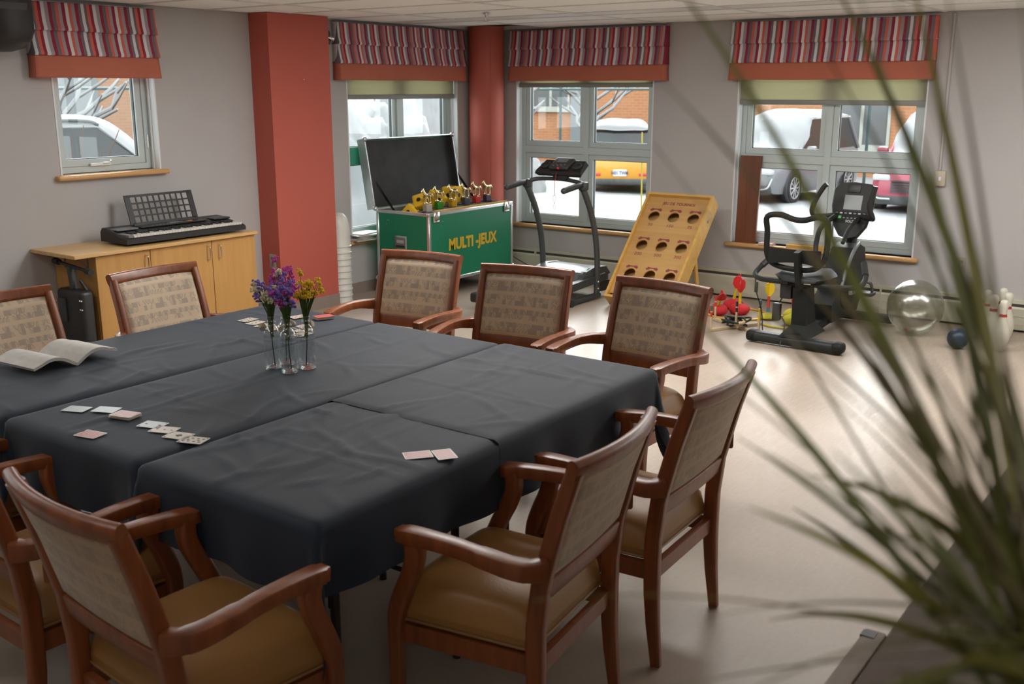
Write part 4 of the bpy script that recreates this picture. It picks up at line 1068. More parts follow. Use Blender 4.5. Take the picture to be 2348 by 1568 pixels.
# ================================================================== maple cabinet with the keyboard
M_maple = wood_mat('maple_veneer', (.47, .245, .07), (.56, .305, .095), .4, 'Z', 2.2)
M_mapletop = wood_mat('maple_top', (.55, .33, .13), (.66, .42, .18), .3, 'X', 2.2)
CBX0, CBX1, CBY = 3.845, 5.19, 6.16
cab = thing('cabinet', 'low maple cabinet with three doors against the left wall', 'cabinet', (0, 0, 0))
MB().box(CBX0, CBX1, CBY+.02, YA-.012, .08, .775).box(CBX0+.02, CBX1-.02, CBY+.06, YA-.02, 0, .08).build('body', M_maple, cab, smooth=0)
for a, b, hx in ((CBX0, 4.265, 4.225), (4.265, 4.785, 4.745), (4.785, CBX1, 4.845)):
    d = MB().rbox(((a+b)/2, CBY+.01, .428), (b-a-.004, .019, .685), .0025, 1).build('door', M_maple, cab)
    MB().tube(spline([(hx, CBY, .635), (hx, CBY-.022, .638), (hx, CBY-.028, .655), (hx, CBY-.028, .715), (hx, CBY-.022, .732), (hx, CBY, .735)], 4), .0045, 8).build('handle', M_chrome, d)
MB().rbox((4.44, 6.394, .788), (1.52, .528, .026), .004, 1).build('worktop', M_mapletop, cab)
for yy in (6.25, 6.52):
    MB().tube([(3.76, yy, .772), (3.843, yy, .69)], .003, 6).box(3.75, 3.845, yy-.006, yy+.006, .771, .775).box(3.840, 3.845, yy-.006, yy+.006, .67, .775).build('shelf_bracket', M_grey, cab)

kb = thing('keyboard', 'black electronic keyboard with music rest on the maple cabinet', 'keyboard', (4.625, 6.345, .801), R(-1))
kp = [(-.165, .012), (-.165, .045), (-.150, .058), (-.075, .062), (-.03, .075), (.10, .100), (.155, .102), (.165, .085), (.165, .012)]
def krow(x, sc): return [Vector((x, y*(1 if abs(x) < .49 else .96), .004+z*sc*1.0)) for y, z in kp]
MB().loft([krow(-.505, .85), krow(-.495, 1), krow(-.36, 1), krow(.36, 1), krow(.48, 1), krow(.502, .82)]).build('body', M_black, kb, smooth=30)
MB().box(-.49, -.455, -.158, -.03, .06, .078).build('end_block', M_grey, kb, smooth=0)
MB().rbox((-.395, .055, .096), (.17, .13, .012), .004, 1, M=None).build('speaker_grille', M_grey, kb)
MB().rbox((.405, .055, .097), (.15, .13, .012), .004, 1).build('speaker_grille', M_black2, kb)
MB().rbox((0, .04, .097), (.56, .075, .010), .003, 1).build('control_panel', M_black2, kb)
MB().rbox((.02, .05, .103), (.10, .032, .004), .001, 1).build('display', M_grey, kb)
for k in range(9): MB().rbox((-.18+.03*k, .017, .103), (.018, .008, .005), .001, 1).build('button', M_grey, kb)
MB().rbox((.14, .030, .104), (.040, .018, .006), .003, 1).build('button', pm('orange_button', (.6, .22, .03), .5), kb)
M_key = pm('key_white', (.62, .60, .54), .3)
wk = MB().rbox((0, 0, 0), (.0245, .135, .016), .002, 1).mesh('white_key', M_key, 30)
bk2 = MB().rbox((0, 0, 0), (.013, .085, .012), .002, 1).mesh('black_key', M_black, 30)
for k in range(36):
    x = -.438+.0255*k; link('white_key', wk, kb, (x, -.092, .066))
    if k % 7 not in (2, 6) and k < 35: link('black_key', bk2, kb, (x+.01275, -.068, .079))
mr = MB(); Mr = T(-.005, .115, .105) @ RX(R(-18))
W_, H_ = .54, .215
mr.box(-W_/2, W_/2, -.02, -.004, -.012, .0, M=Mr)
mr.box(-W_/2, W_/2, -.005, .003, H_-.016, H_, M=Mr).box(-W_/2, W_/2, -.005, .003, 0, .014, M=Mr)
mr.box(-W_/2-.014, -W_/2+.03, -.005, .003, 0, H_, M=Mr).box(W_/2-.03, W_/2+.014, -.005, .003, 0, H_, M=Mr)
for k in range(1, 10): x = -W_/2+.03+(W_-.06)*k/10; mr.box(x-.005, x+.005, -.004, .002, .014, H_-.016, M=Mr)
for k in range(1, 4): z = .014+(H_-.03)*k/4; mr.box(-W_/2+.03, W_/2-.03, -.004, .002, z-.0055, z+.0055, M=Mr)
mr.build('music_rest', M_black, kb, smooth=0)

# folded stand and black case parked at the end of the cabinet
fs = thing('folded_stand', 'folded black stand with a T-shaped bar beside the maple cabinet', 'stand', (3.755, 6.26, 0))
ic = thing('hard_case', 'black hard instrument case with rivets standing beside the maple cabinet', 'case', (3.755, 6.26, 0))
MB().rbox((.0, .03, .29), (.10, .29, .54), .03, 3).build('shell', M_black, ic)
MB().tube([(0, .20, .725), (0, -.145, .695)], .012, 10).build('cross_bar', M_black, fs)
for y, z in ((.21, .727), (-.155, .694)): MB().tube([(0, y-.028, z-.003), (0, y+.028, z+.003)], .021, 12).build('end_grip', M_rubber, fs)
MB().sweep([(0, .03, .56), (0, .045, .71)], rrect(.04, .05, .008, 2), (1, 0, 0)).build('upright', M_black2, fs)
MB().tube([(.01, -.03, .62), (.03, -.10, .52)], .010, 8).build('brace', M_black, fs)
for y, z in ((-.10, .50), (-.12, .50), (-.10, .44), (-.12, .44), (-.10, .20), (-.12, .20), (.17, .47), (.17, .40)):
    MB().sphere((-.051, y, z), .006, 8, 6).build('rivet', M_chrome, ic)
MB().rbox((-.055, .10, .42), (.02, .09, .16), .008, 2).build('clasp', M_black2, ic)

# ================================================================== left wall fittings
spk = thing('wall_speaker', 'black wall speaker with rounded underside at the top left', 'speaker', (3.56, YA-.02, 2.26))
def sring(z, k):
    return [Vector((x*k, -.02-(.30)*yy*k, z)) for x, yy in ((-.17, 0), (.17, 0), (.172, .45), (.15, .85), (.10, 1.0), (-.10, 1.0), (-.15, .85), (-.172, .45))]
MB().loft([sring(-.185, .45), sring(-.165, .72), sring(-.12, .92), sring(-.06, 1.0), sring(.13, 1.0)]).build('cabinet', M_black, spk, smooth=50)
MB().box(-.05, .05, -.04, .0, -.05, .1).build('wall_bracket', M_black2, spk, smooth=0)
MB().loft([[Vector((p.x*.9, p.y*1.0-.006, p.z)) for p in sring(-.10, .9)][3:7], [Vector((p.x*.9, p.y-.006, p.z)) for p in sring(.10, 1.0)][3:7]], closed=False, caps=False).build('grille', M_black2, spk)
sp2 = thing('wall_spotlight', 'small black swivel fitting on the wall right of the square pillar', 'wall fitting', (6.475, YA, 2.27))
MB().rbox((0, -.012, 0), (.05, .024, .13), .008).build('back_plate', M_black, sp2)
MB().sphere((0, -.045, .03), .035, 12, 8).sphere((0.01, -.05, -.03), .028, 12, 8).build('swivel_ball', M_black2, sp2)
MB().cyl((.005, -.05, 0), (.05, -.08, -.01), .014, .018, 12).build('nozzle', M_chrome, sp2)
M_out = pm('outlet_plate', (.36, .31, .26), .5)
def outlet(label, frame):
    o = thing('wall_outlet', label, 'outlet'); o.matrix_world = frame
    MB().rbox((0, -.004, 0), (.075, .008, .118), .003).build('plate', M_out, o)
    for z in (-.025, .025):
        s = MB().rbox((0, -.009, z), (.034, .004, .028), .002, 1).build('socket', M_base, o)
        MB().box(-.009, -.006, -.0115, -.010, z-.006, z+.006).box(.006, .009, -.0115, -.010, z-.006, z+.006).build('slots', M_black, s, smooth=0)
outlet('brown power outlet low on the shaded side of the square pillar', T(CX0, 6.525, .465) @ RZ(R(-90)))
outlet('beige power outlet on the right wall near the bowling pins', T(XB, 1.86, .478) @ RZ(R(-90)))
sw = thing('wall_switch', 'beige control box with surface conduit on the right wall', 'switch'); sw.matrix_world = T(XB, 2.075, 1.155) @ RZ(R(-90))
M_box = pm('switch_box', (.48, .42, .33), .5)
MB().rbox((0, -.02, 0), (.08, .04, .12), .005).build('box', M_box, sw)
MB().rbox((0, -.042, 0), (.02, .008, .035), .002, 1).build('toggle', M_white, sw)
MB().rbox((-.012, -.008, .66), (.02, .016, 1.2), .004, 1).build('conduit', M_wall, sw)
spr = thing('sprinkler', 'chrome fire sprinkler head hanging from the ceiling tiles', 'sprinkler', (6.75, 5.12, H))
MB().lathe([(0, 0), (.035, 0), (.035, -.004), (.012, -.012), (.010, -.03), (0, -.03)], 20, caps=False).build('escutcheon', M_chrome, spr)
for s in (-1, 1): MB().tube(spline([(s*.008, 0, -.028), (s*.014, 0, -.04), (s*.005, 0, -.058)], 4), .003, 6).build('frame_arm', M_chrome, spr)
MB().lathe([(0, -.058), (.018, -.058), (.020, -.061), (0, -.062)], 16).build('deflector', M_chrome, spr)

# ================================================================== white stacked tubs in the nook behind the pillar
M_wpl = pm('white_plastic', (.62, .61, .56), .35)
tub_me = MB().lathe([(.104, 0), (.107, .004), (.105, .008), (.098, .16), (.088, .19), (.06, .203), (0, .207)], 36, caps=False).mesh('tub_shell', M_wpl, 60)
rim_me = MB().lathe([(.104, 0), (.111, .002), (.111, .010), (.105, .013)], 36, caps=False).mesh('rim', M_wpl, 60)
dome_me = MB().lathe([(.104, 0), (.107, .004), (.105, .008), (.102, .12), (.094, .20), (.078, .255), (.05, .288), (.02, .298), (0, .30)], 36, caps=False).mesh('tub_shell', M_wpl, 60)
order = ['the bottom one', 'second from the floor', 'third from the floor', 'fourth from the floor', 'fifth from the floor', 'sixth from the floor', 'seventh from the floor', 'eighth from the floor', 'ninth from the floor', 'the tall top one']
for k in range(10):
    o = thing('plastic_tub', 'white plastic tub in the stack beside the square pillar, '+order[k], 'tub', (6.441, 6.535, .055*k), 0, 'stacked white plastic tubs')
    link('tub_shell', dome_me if k == 9 else tub_me, o); link('rim', rim_me, o)

# magazines on the sill behind the case
mcols = [(.5, .5, .48), (.3, .33, .36), (.55, .53, .5), (.2, .16, .13), (.5, .47, .42), (.58, .58, .57)]
mlab = ['white', 'blue-grey', 'pale', 'dark', 'cream', 'bright white']
for k in range(6):
    m_ = thing('magazine', '%s magazine, %s in the pile on the sill by the green case' % (mlab[k], ['lowest', 'second from bottom', 'third from bottom', 'third from top', 'second from top', 'uppermost'][k]), 'magazine', (6.87+random.uniform(-.03, .03), YA-.005+random.uniform(-.02, .02), SILL+.001+.0105*k), R(random.uniform(-12, 14)), 'magazines on the sill')
    MB().box(-.14, .14, -.10, .10, .001, .009).build('pages', M_edge, m_, smooth=0)
    MB().box(-.142, .142, -.102, .102, .009, .0102).build('cover', pm('magazine_cover_%d' % k, mcols[k], .35), m_, smooth=0)

# ================================================================== green games case
M_green = pm('green_laminate', (.004, .165, .082), .38, var=.05, vscale=3)
M_cin = pm('case_lining', (.03, .031, .033), .75, var=.22, vscale=7)
M_gold = pm('gold_lettering', (.56, .36, .012), .5)
gx0, gx1, gy0, gy1, gz0, gz1 = 6.89, 8.14, 5.87, 6.49, .155, .78
gc = thing('games_case', 'green flight case with open lid and yellow lettering', 'case', (0, 0, 0))
MB().box(gx0, gx1, gy0, gy0+.012, gz0, gz1).build('front_panel', M_green, gc, smooth=0)
MB().box(gx0, gx0+.012, gy0+.012, gy1, gz0, gz1).build('side_panel', M_green, gc, smooth=0)
MB().box(gx1-.012, gx1, gy0+.012, gy1, gz0, gz1).build('side_panel', M_green, gc, smooth=0)
MB().box(gx0, gx1, gy1-.012, gy1, gz0, gz1).build('rear_panel', M_green, gc, smooth=0)
MB().box(gx0+.012, gx1-.012, gy0+.012, gy1-.012, gz0, gz0+.012).build('bottom_panel', M_cin, gc, smooth=0)
tw = .030
def trim(x0, x1, y0, y1, z0, z1): MB().rbox(((x0+x1)/2, (y0+y1)/2, (z0+z1)/2), (x1-x0, y1-y0, z1-z0), .004, 1).build('edge_trim', M_silver, gc)
for z in (gz0-.006, gz1-tw+.006):
    trim(gx0-.004, gx1+.004, gy0-.005, gy0+.016, z, z+tw); trim(gx0-.004, gx1+.004, gy1-.016, gy1+.005, z, z+tw)
    trim(gx0-.005, gx0+.016, gy0+.016, gy1-.016, z, z+tw); trim(gx1-.016, gx1+.005, gy0+.016, gy1-.016, z, z+tw)
for x in (gx0-.005, gx1-tw+.005):
    for y in (gy0-.006, gy1-tw+.006): trim(x, x+tw, y, y+tw, gz0+tw-.006, gz1-tw+.006)
for x in (gx0, gx1):
    for y in (gy0, gy1):
        MB().sphere((x, y, gz0), .026, 12, 8).build('ball_corner', M_silver, gc)
        MB().cyl((x+(.10 if x == gx0 else -.10), y+(.08 if y == gy0 else -.08), 0), (x+(.10 if x == gx0 else -.10), y+(.08 if y == gy0 else -.08), gz0), .03, n=14).build('foot', M_rubber, gc)
for lx in (6.985, 8.035):
    l_ = MB().rbox((lx, gy0-.009, gz1-.035), (.085, .010, .095), .008, 2).build('latch', M_chrome, gc)
    MB().rbox((lx, gy0-.017, gz1-.030), (.035, .010, .045), .006, 2).build('latch_wing', M_silver, l_)
    MB().rbox((lx, gy0-.015, gz1-.072), (.07, .008, .012), .003, 1).build('latch_lip', M_silver, l_)
h_ = bars(MB(), -.075, .075, -.065, .065, .016, -.006, .004).build('recessed_handle', M_chrome, gc, smooth=0, loc=(gx0, 6.205, .50), rot=(0, 0, R(-90)))
MB().box(-.06, .06, -.003, -.001, -.05, .05).build('handle_dish', M_grey, h_, smooth=0)
MB().rbox((0, -.010, -.03), (.10, .012, .022), .005).build('grip', M_black, h_)
MB().rbox((0, -.008, .012), (.085, .008, .03), .004).build('spring_plate', M_silver, h_)
V, Fc_ = text_mb('MULTI -JEUX', .128, .002, .0050, shear=.0, spacing=1.02, align='LEFT', xs=.885)
xm = max(v.x for v in V); k_ = .725/xm
Mx = T(7.158, gy0-.0025, .432) @ RX(R(90))
MB().add([Mx @ Vector((v.x*k_, v.y*1.08, v.z)) for v in V], Fc_).build('lettering', M_gold, gc, smooth=0)
for x, z in ((7.07, .70), (7.085, .70), (7.06, .665), (8.09, .50)): MB().lathe([(0, 0), (.004, 0), (.003, .002)], 8, (x, gy0, z), M=RX(R(90))).build('rivet', M_chrome, gc)
for y, z in ((6.36, .695), (6.34, .695), (6.37, .66)): MB().lathe([(0, 0), (.004, 0), (.003, .002)], 8, (gx0, y, z), M=RY(R(-90))).build('rivet', M_chrome, gc)
# lid: a shallow tray hinged at the back, leaning away
Ml = T(0, gy1+.018, gz1+.01) @ RX(R(-9.5)); LH = .625; LD = .085
lid = MB().box(gx0, gx1, LD-.012, LD, 0, LH, M=Ml).build('lid', M_green, gc, smooth=0)
MB().box(gx0+.012, gx1-.012, LD-.020, LD-.012, .012, LH-.012, M=Ml).build('lid_lining', M_cin, lid, smooth=0)
def ltrim(x0, x1, y0, y1, z0, z1, mat=M_silver, nm='lid_trim'): MB().box(x0, x1, y0, y1, z0, z1, M=Ml).build(nm, mat, lid, smooth=0)
ltrim(gx0-.006, gx0+.004, -.004, LD+.006, -.004, LH+.004); ltrim(gx1-.004, gx1+.006, -.004, LD+.006, -.004, LH+.004)
ltrim(gx0, gx1, -.004, LD+.006, LH-.004, LH+.006); ltrim(gx0, gx1, -.004, LD+.006, -.006, .004)
ltrim(gx0+.004, gx0+.014, 0, LD-.02, .004, LH-.004, M_cin, 'lid_wall'); ltrim(gx1-.014, gx1-.004, 0, LD-.02, .004, LH-.004, M_cin, 'lid_wall')
for x in (gx0, gx1):
    for z in (0, LH): MB().sphere(Ml @ Vector((x, .0, z)), .024, 12, 8).build('ball_corner', M_silver, lid)
for x in (gx0+.03, gx1-.03):
    MB().loft([[Vector((x-.002, gy1+.01, gz1+.20)), Vector((x-.002, gy1+.03, gz1+.26)), Vector((x-.002, gy1-.17, gz1+.005)), Vector((x-.002, gy1-.21, gz1-.01))],
               [Vector((x+.002, gy1+.01, gz1+.20)), Vector((x+.002, gy1+.03, gz1+.26)), Vector((x+.002, gy1-.17, gz1+.005)), Vector((x+.002, gy1-.21, gz1-.01))]]).build('lid_stay', M_black, gc, smooth=0)
for x in (7.15, 7.9): MB().box(x-.03, x+.03, -.004, .07, LH+.006, LH+.010, M=Ml).build('lid_catch', M_chrome, lid, smooth=0)
# inside: tray and notched wooden racing rack
tr = MB().box(gx0+.02, gx1-.02, gy0+.02, gy1-.02, .70, .715).build('inner_tray', M_cin, gc, smooth=0)
MB().box(gx0+.02, gx1-.02, 6.33, 6.345, .715, .775).build('divider', M_silver, tr, smooth=0)
M_rack = pm('yellow_wood', (.56, .34, .08), .5)
rk = MB(); n_ = 26; rx0, rx1 = 7.02, 8.11
for k in range(n_): x = rx0+(rx1-rx0)*k/n_; rk.box(x, x+(rx1-rx0)/n_*.52, 5.90, 5.925, .748, .783)
rk.box(rx0, rx1, 5.90, 5.94, .783, .795).box(rx0, rx1, 5.90, 5.94, .735, .748)
rko = thing('racing_rack', 'notched yellow wooden rack along the front of the green case', 'game rack', (0, 0, 0))
rk.build('notched_rail', M_rack, rko, smooth=0)
for k in range(6): MB().box(7.03, 8.10, 5.955+.06*k, 5.975+.06*k, .715, .772).build('lane_bar', M_silver if k % 2 else M_cin, rko, smooth=0)
# trophies: golden horses on coloured blocks
M_goldm = pm('gold_metal', (.80, .70, .42), .16, 1.0)
def horse():
    mb = MB()
    mb.tube(spline([(-.040, 0, .062), (-.034, 0, .070), (-.012, 0, .068), (.012, 0, .070), (.026, 0, .080), (.036, 0, .098), (.041, 0, .108), (.050, 0, .104), (.058, 0, .096)], 4), [.005, .009, .012, .014, .0145, .0145, .014, .0145, .0145, .014, .0135, .0135, .014, .0145, .014, .013, .012, .011, .0105, .010, .0092, .0085, .0078, .007, .0068, .0072, .0076, .0072, .0066, .006, .0055, .005, .0045], 10)
    for x, dx in ((-.030, -.008), (-.022, .004), (.018, .006), (.026, -.003)):
        for_y = .008 if dx > 0 else -.008
        mb.tube(spline([(x, for_y, .062), (x+dx, for_y, .040), (x+dx*.6-.003, for_y, .022), (x+dx, for_y, .008)], 3), [.0085, .007, .006, .005, .0042, .0038, .0034, .0034, .0036, .0045], 8)
    mb.tube(spline([(-.038, 0, .068), (-.050, 0, .060), (-.052, 0, .035)], 4), [.004, .006, .007, .0075, .007, .0065, .005, .004, .002], 6)
    for s in (-1, 1): mb.cyl((.039, s*.004, .112), (.037, s*.005, .122), .003, .0008, 6)
    mb.lathe([(0, 0), (.018, 0), (.014, .004), (.018, .008), (.012, .012), (0, .013)], 14)
    return mb.mesh('horse_figure', M_goldm, 70)
horse_me = horse()
tl = [('pale grey', (.42, .38, .33)), ('green', (.03, .22, .02)), ('yellow', (.55, .30, .02)), ('slate blue', (.06, .065, .09)), ('red', (.50, .025, .02)), ('purple', (.055, .025, .06))]
tp = [(7.10, 6.06), (7.33, 6.12), (7.54, 6.125), (7.75, 6.135), (7.935, 6.15), (8.10, 6.145)]
for k, ((cn, cc), (x, y)) in enumerate(zip(tl, tp)):
    o = thing('horse_trophy', 'golden horse trophy on a %s block in the green case' % cn, 'trophy', (x, y, .773), R(168), 'golden horse trophies in the green case')
    MB().rbox((0, 0, .028), (.055, .05, .056), .003, 1).build('block', pm('trophy_block_%d' % k, cc, .35), o)
    link('horse_figure', horse_me, o, (0, 0, .055))
    o.scale = (1.18, 1.18, 1.18)
# foam dice
M_die = pm('yellow_foam', (.78, .47, .015), .7, var=.06); M_pip = pm('black_pip', (.015, .015, .015), .6)
def die(label, loc, rot, s=.155):
    o = thing('foam_die', label, 'die', loc, 0, 'yellow foam dice in the green case'); o.rotation_euler = rot
    MB().rbox((0, 0, 0), (s, s, s), .018, 3).build('cube', M_die, o)
    h = s/2+.0006
    faces = {(0, -1, 0): [(-.27, .27), (0, 0), (.27, -.27)], (1, 0, 0): [(-.25, -.27), (-.25, .27), (.25, -.27), (.25, .27), (-.25, 0), (.25, 0)], (0, 0, 1): [(0, 0)], (-1, 0, 0): [(.0, .0)]}
    for nrm, pts in faces.items():
        q = Vector(nrm).to_track_quat('Z', 'Y')
        for a, b in pts:
            c = Vector(nrm)*h+q @ Vector((a*s, b*s, 0))
            MB().lathe([(0, .0004), (.021, .0004), (.021, -.002)], 14, c, M=q.to_matrix()).build('pip', M_pip, o)
die('yellow foam die standing square behind the horses', (7.70, 6.26, .865), (0, 0, R(8)))
die('yellow foam die tilted on its edge behind the left horses', (7.22, 6.24, .830), (R(-20), R(32), R(16)), .13)
die('yellow foam die lying flat between the two other dice', (7.45, 6.25, .840), (R(28), R(8), R(-10)), .14)
die('yellow foam die sunk low in the left end of the case', (7.06, 6.22, .745), (R(40), R(20), R(10)), .13)

# ================================================================== treadmill
M_tm = pm('treadmill_grey', (.055, .060, .063), .38, var=.06)
M_tml = pm('treadmill_cover', (.115, .12, .128), .35)
tm = thing('treadmill', 'folding treadmill with curved uprights and console before the window', 'treadmill', (0, 0, 0))
TY0, TY1 = 4.735, 5.325
for y in (TY0, TY1):
    up_ = spline([(7.865, y, .02), (7.872, y, .20), (7.868, y, .36), (7.835, y, .56), (7.755, y, .78), (7.665, y, .93), (7.612, y, 1.005)], 6)
    MB().sweep(up_, rrect(.058, .036, .012, 3), (0, 1, 0)).build('upright', M_tm, tm)
    MB().tube(spline([(7.65, y, 1.045), (7.55, y, 1.042), (7.44, y, 1.030), (7.31, y, 1.015)], 4), [.022]*5+[.025]*8, 14).build('hand_grip', M_black, tm)
    MB().sphere((7.305, y, 1.014), .026, 12, 8).build('grip_cap', M_black2, tm)
    MB().rbox((7.62, y, 1.030), (.085, .062, .075), .014, 2).build('clamp', M_black2, tm)
    MB().rbox((7.66, y, .035), (.52, .045, .05), .015, 2).build('floor_beam', M_black2, tm)
    MB().cyl((7.42, y-.03, .03), (7.42, y+.03, .03), .03, n=14).build('end_wheel', M_rubber, tm)
    for x, z in ((7.86, .10), (7.86, .16), (7.90, .06)): MB().sphere((x, y-.02, z), .009, 8, 6).build('bolt', M_chrome, tm)
    # deck side rails
    MB().sweep([(6.86, y+(.03 if y == TY0 else -.03), .128), (8.02, y+(.03 if y == TY0 else -.03), .185)], rrect(.065, .075, .012, 2), (0, 0, 1)).build('side_rail', M_black2, tm)
    e_ = MB().rbox((6.84, y+(.035 if y == TY0 else -.035), .120), (.12, .10, .085), .02, 2).build('end_cap', M_black, tm)
    MB().cyl((6.90, y-.012, .040), (6.90, y+.012, .040), .038, n=16).build('rear_wheel', M_rubber, tm)
MB().tube(spline([(7.62, TY1, 1.045), (7.68, TY1-.08, 1.068), (7.72, 5.03, 1.072), (7.68, TY0+.08, 1.055), (7.62, TY0, 1.045)], 6), .019, 12).build('cross_bar', M_black2, tm)
MB().loft([[Vector((6.84, y, z)) for y, z in ((TY0+.06, .10), (TY1-.06, .10), (TY1-.06, .145), (TY0+.06, .145))], [Vector((7.70, y, z)) for y, z in ((TY0+.06, .14), (TY1-.06, .14), (TY1-.06, .185), (TY0+.06, .185))]]).build('running_belt', M_rubber, tm, smooth=0)
mc = [(7.64, .17), (7.70, .255), (7.80, .285), (8.02, .275), (8.14, .22), (8.15, .13), (7.64, .13)]
MB().prism([(p[0], p[1]) for p in mc], 0, .50, M=T(0, TY1-.045, 0) @ RX(R(90))).build('motor_cover', M_tml, tm, smooth=25)
for s, y in ((1, TY0+.045), (-1, TY1-.045)):
    MB().prism([(7.60, .16), (7.72, .265), (7.86, .290), (8.06, .275), (8.14, .20), (7.60, .13)], 0, .055, M=T(0, y+(.0275), 0) @ RX(R(90))).build('cover_cheek', M_tm, tm, smooth=25)
# console
cs = MB(); Mc = T(7.735, 5.03, 1.155) @ RY(R(-28))
con = MB().loft([[Mc @ Vector(p) for p in ((-.07, -.22, -.03), (-.07, .22, -.03), (.07, .19, -.035), (.07, -.19, -.035))],
           [Mc @ Vector(p) for p in ((-.085, -.245, .0), (-.085, .245, .0), (.085, .225, .0), (.085, -.225, .0))],
           [Mc @ Vector(p) for p in ((-.075, -.235, .025), (-.075, .235, .025), (.085, .205, .04), (.085, -.205, .04))]]).build('console', M_black, tm, smooth=25)
MB().rbox(Mc @ Vector((.02, 0, .045)), (.17, .20, .035), .02, 3, M=RY(R(-28)).to_3x3()).build('console_face', M_black2, tm)
MB().rbox(Mc @ Vector((.045, .0, .064)), (.055, .10, .004), .001, 1, M=RY(R(-28)).to_3x3()).build('display', M_grey, tm)
for k in range(6): MB().rbox(Mc @ Vector((-.02-.018*(k % 2), -.055+.022*k, .0645)), (.011, .014, .004), .002, 1, M=RY(R(-28)).to_3x3()).build('button', M_grey, tm)
M_kred = pm('red_plastic', (.42, .02, .02), .4)
MB().sphere(Mc @ Vector((-.062, -.005, .05)), .013, 10, 6).build('safety_key', M_kred, tm)
for s in (-1, 1): MB().lathe([(.045, 0), (.045, .012), (.034, .012), (.034, -.006), (0, -.006)], 18, Mc @ Vector((.0, s*.165, .035)), M=RY(R(-28)).to_3x3()).build('cup_holder', M_black2, tm)
MB().rbox((7.715, 5.03, 1.095), (.07, .15, .07), .02, 2).build('console_neck', M_black, tm)
MB().tube(spline([(7.66, 5.045, 1.14), (7.645, 5.05, 1.05), (7.64, 5.05, .93)], 4), .0022, 6).build('safety_cord', M_kred, tm)
lp = [(7.64+.004*math.sin(a), 5.05+.016*math.sin(a*2), .87-.065*math.cos(a)) for a in [i*.35 for i in range(18)]]
MB().tube(lp, .002, 5, loop=True).build('cord_loop', pm('pale_cord', (.5, .42, .44), .6), tm)
MB().box(7.95, 8.12, TY0+.02, TY0+.07, .05, .14).build('motor_frame', M_black, tm, smooth=0)

# black power cord on the wall by the case
tag(MB().tube(spline([(8.30, 6.02, .24), (8.36, 5.93, .17), (8.42, 5.82, .10), (8.44, 5.66, .012), (8.35, 5.5, .008), (8.16, 5.45, .06)], 6), .005, 6).build('power_cord', M_black), 'thin black power cord hanging between the heater and the treadmill', 'cord')

# ================================================================== hole-toss board
M_pine = wood_mat('pine_board', (.46, .26, .085), (.56, .335, .125), .45, 'X', 2.0)
M_pinel = wood_mat('pine_frame', (.55, .31, .075), (.66, .40, .11), .4, 'X', 2.0)
M_ptext = pm('maroon_print', (.24, .045, .06), .6)
LEAN = R(48)
bd = thing('toss_board', 'leaning wooden hole-toss game board with nine round holes', 'game board')
# local x: across (0 at the left edge in view), y: up the slope, z: out of the front face
BDM = Matrix(((0, math.cos(LEAN), -math.sin(LEAN), 7.605), (-1, 0, 0, 4.505), (0, math.sin(LEAN), math.cos(LEAN), .100), (0, 0, 0, 1)))
bd.matrix_world = BDM
BW, BL, BT, FR = .645, 1.13, .145, .022
hx = [.130, .325, .517]; hy = [.278, .582, .898]; hr = .054
def holes(mb, z0, z1, xs_, ys_, r, n=24):
    for i in range(3):
        for j in range(3):
            x0, x1, y0, y1 = xs_[i], xs_[i+1], ys_[j], ys_[j+1]; cx_, cy_ = hx[i], hy[j]
            per = []; cir = []
            for k in range(n):
                a = 2*math.pi*(k+.5)/n; dx, dy = math.cos(a), math.sin(a)
                tx = ((x1-cx_) if dx > 0 else (x0-cx_))/dx; ty = ((y1-cy_) if dy > 0 else (y0-cy_))/dy; t = min(tx, ty)
                per.append((cx_+dx*t, cy_+dy*t)); cir.append((cx_+dx*r, cy_+dy*r))
            cor = [(x1, y1), (x0, y1), (x0, y0), (x1, y0)]
            for z, flip in ((z1, False), (z0, True)):
                V = [(p[0], p[1], z) for p in per]+[(p[0], p[1], z) for p in cir]+[(p[0], p[1], z) for p in cor]
                Fc = []
                for k in range(n):
                    k2 = (k+1) % n; f = (k, k2, n+k2, n+k)
                    Fc.append(f if flip else tuple(reversed(f)))
                    if abs(per[k][0]-per[k2][0]) > 1e-6 and abs(per[k][1]-per[k2][1]) > 1e-6:
                        ci = min(range(4), key=lambda q: abs(cor[q][0]-per[k][0])+abs(cor[q][1]-per[k][1])+abs(cor[q][0]-per[k2][0])+abs(cor[q][1]-per[k2][1]))
                        f = (k, 2*n+ci, k2); Fc.append(f if flip else tuple(reversed(f)))
                mb.add(V, Fc)
            V = [(p[0], p[1], z1) for p in cir]+[(p[0], p[1], z0) for p in cir]
            mb.add(V, [(k, (k+1) % n, n+(k+1) % n, n+k) for k in range(n)])
    return mb
holes(MB(), -.052, -.040, [FR, .2275, .421, BW-FR], [.06, .43, .74, BL-FR], hr).build('face_panel', M_pine, bd, smooth=30)
MB().box(0, FR, 0, BL, -BT, 0).build('frame_side', M_pinel, bd, smooth=0)
MB().box(BW-FR, BW, 0, BL, -BT, 0).build('frame_side', M_pinel, bd, smooth=0)
MB().box(FR, BW-FR, BL-FR, BL, -BT, 0).build('frame_top', M_pinel, bd, smooth=0)
MB().box(FR, BW-FR, 0, FR, -BT, 0).build('frame_bottom', M_pinel, bd, smooth=0)
MB().box(FR, BW-FR, FR, BL-FR, -BT, -BT+.008).build('backing', M_pine, bd, smooth=0)
for x in (BW+.0,): MB().lathe([(0, .006), (.010, .004), (.012, 0)], 14, (BW, BL*.80, -BT*.5), M=RY(R(90))).build('bolt', M_grey, bd)
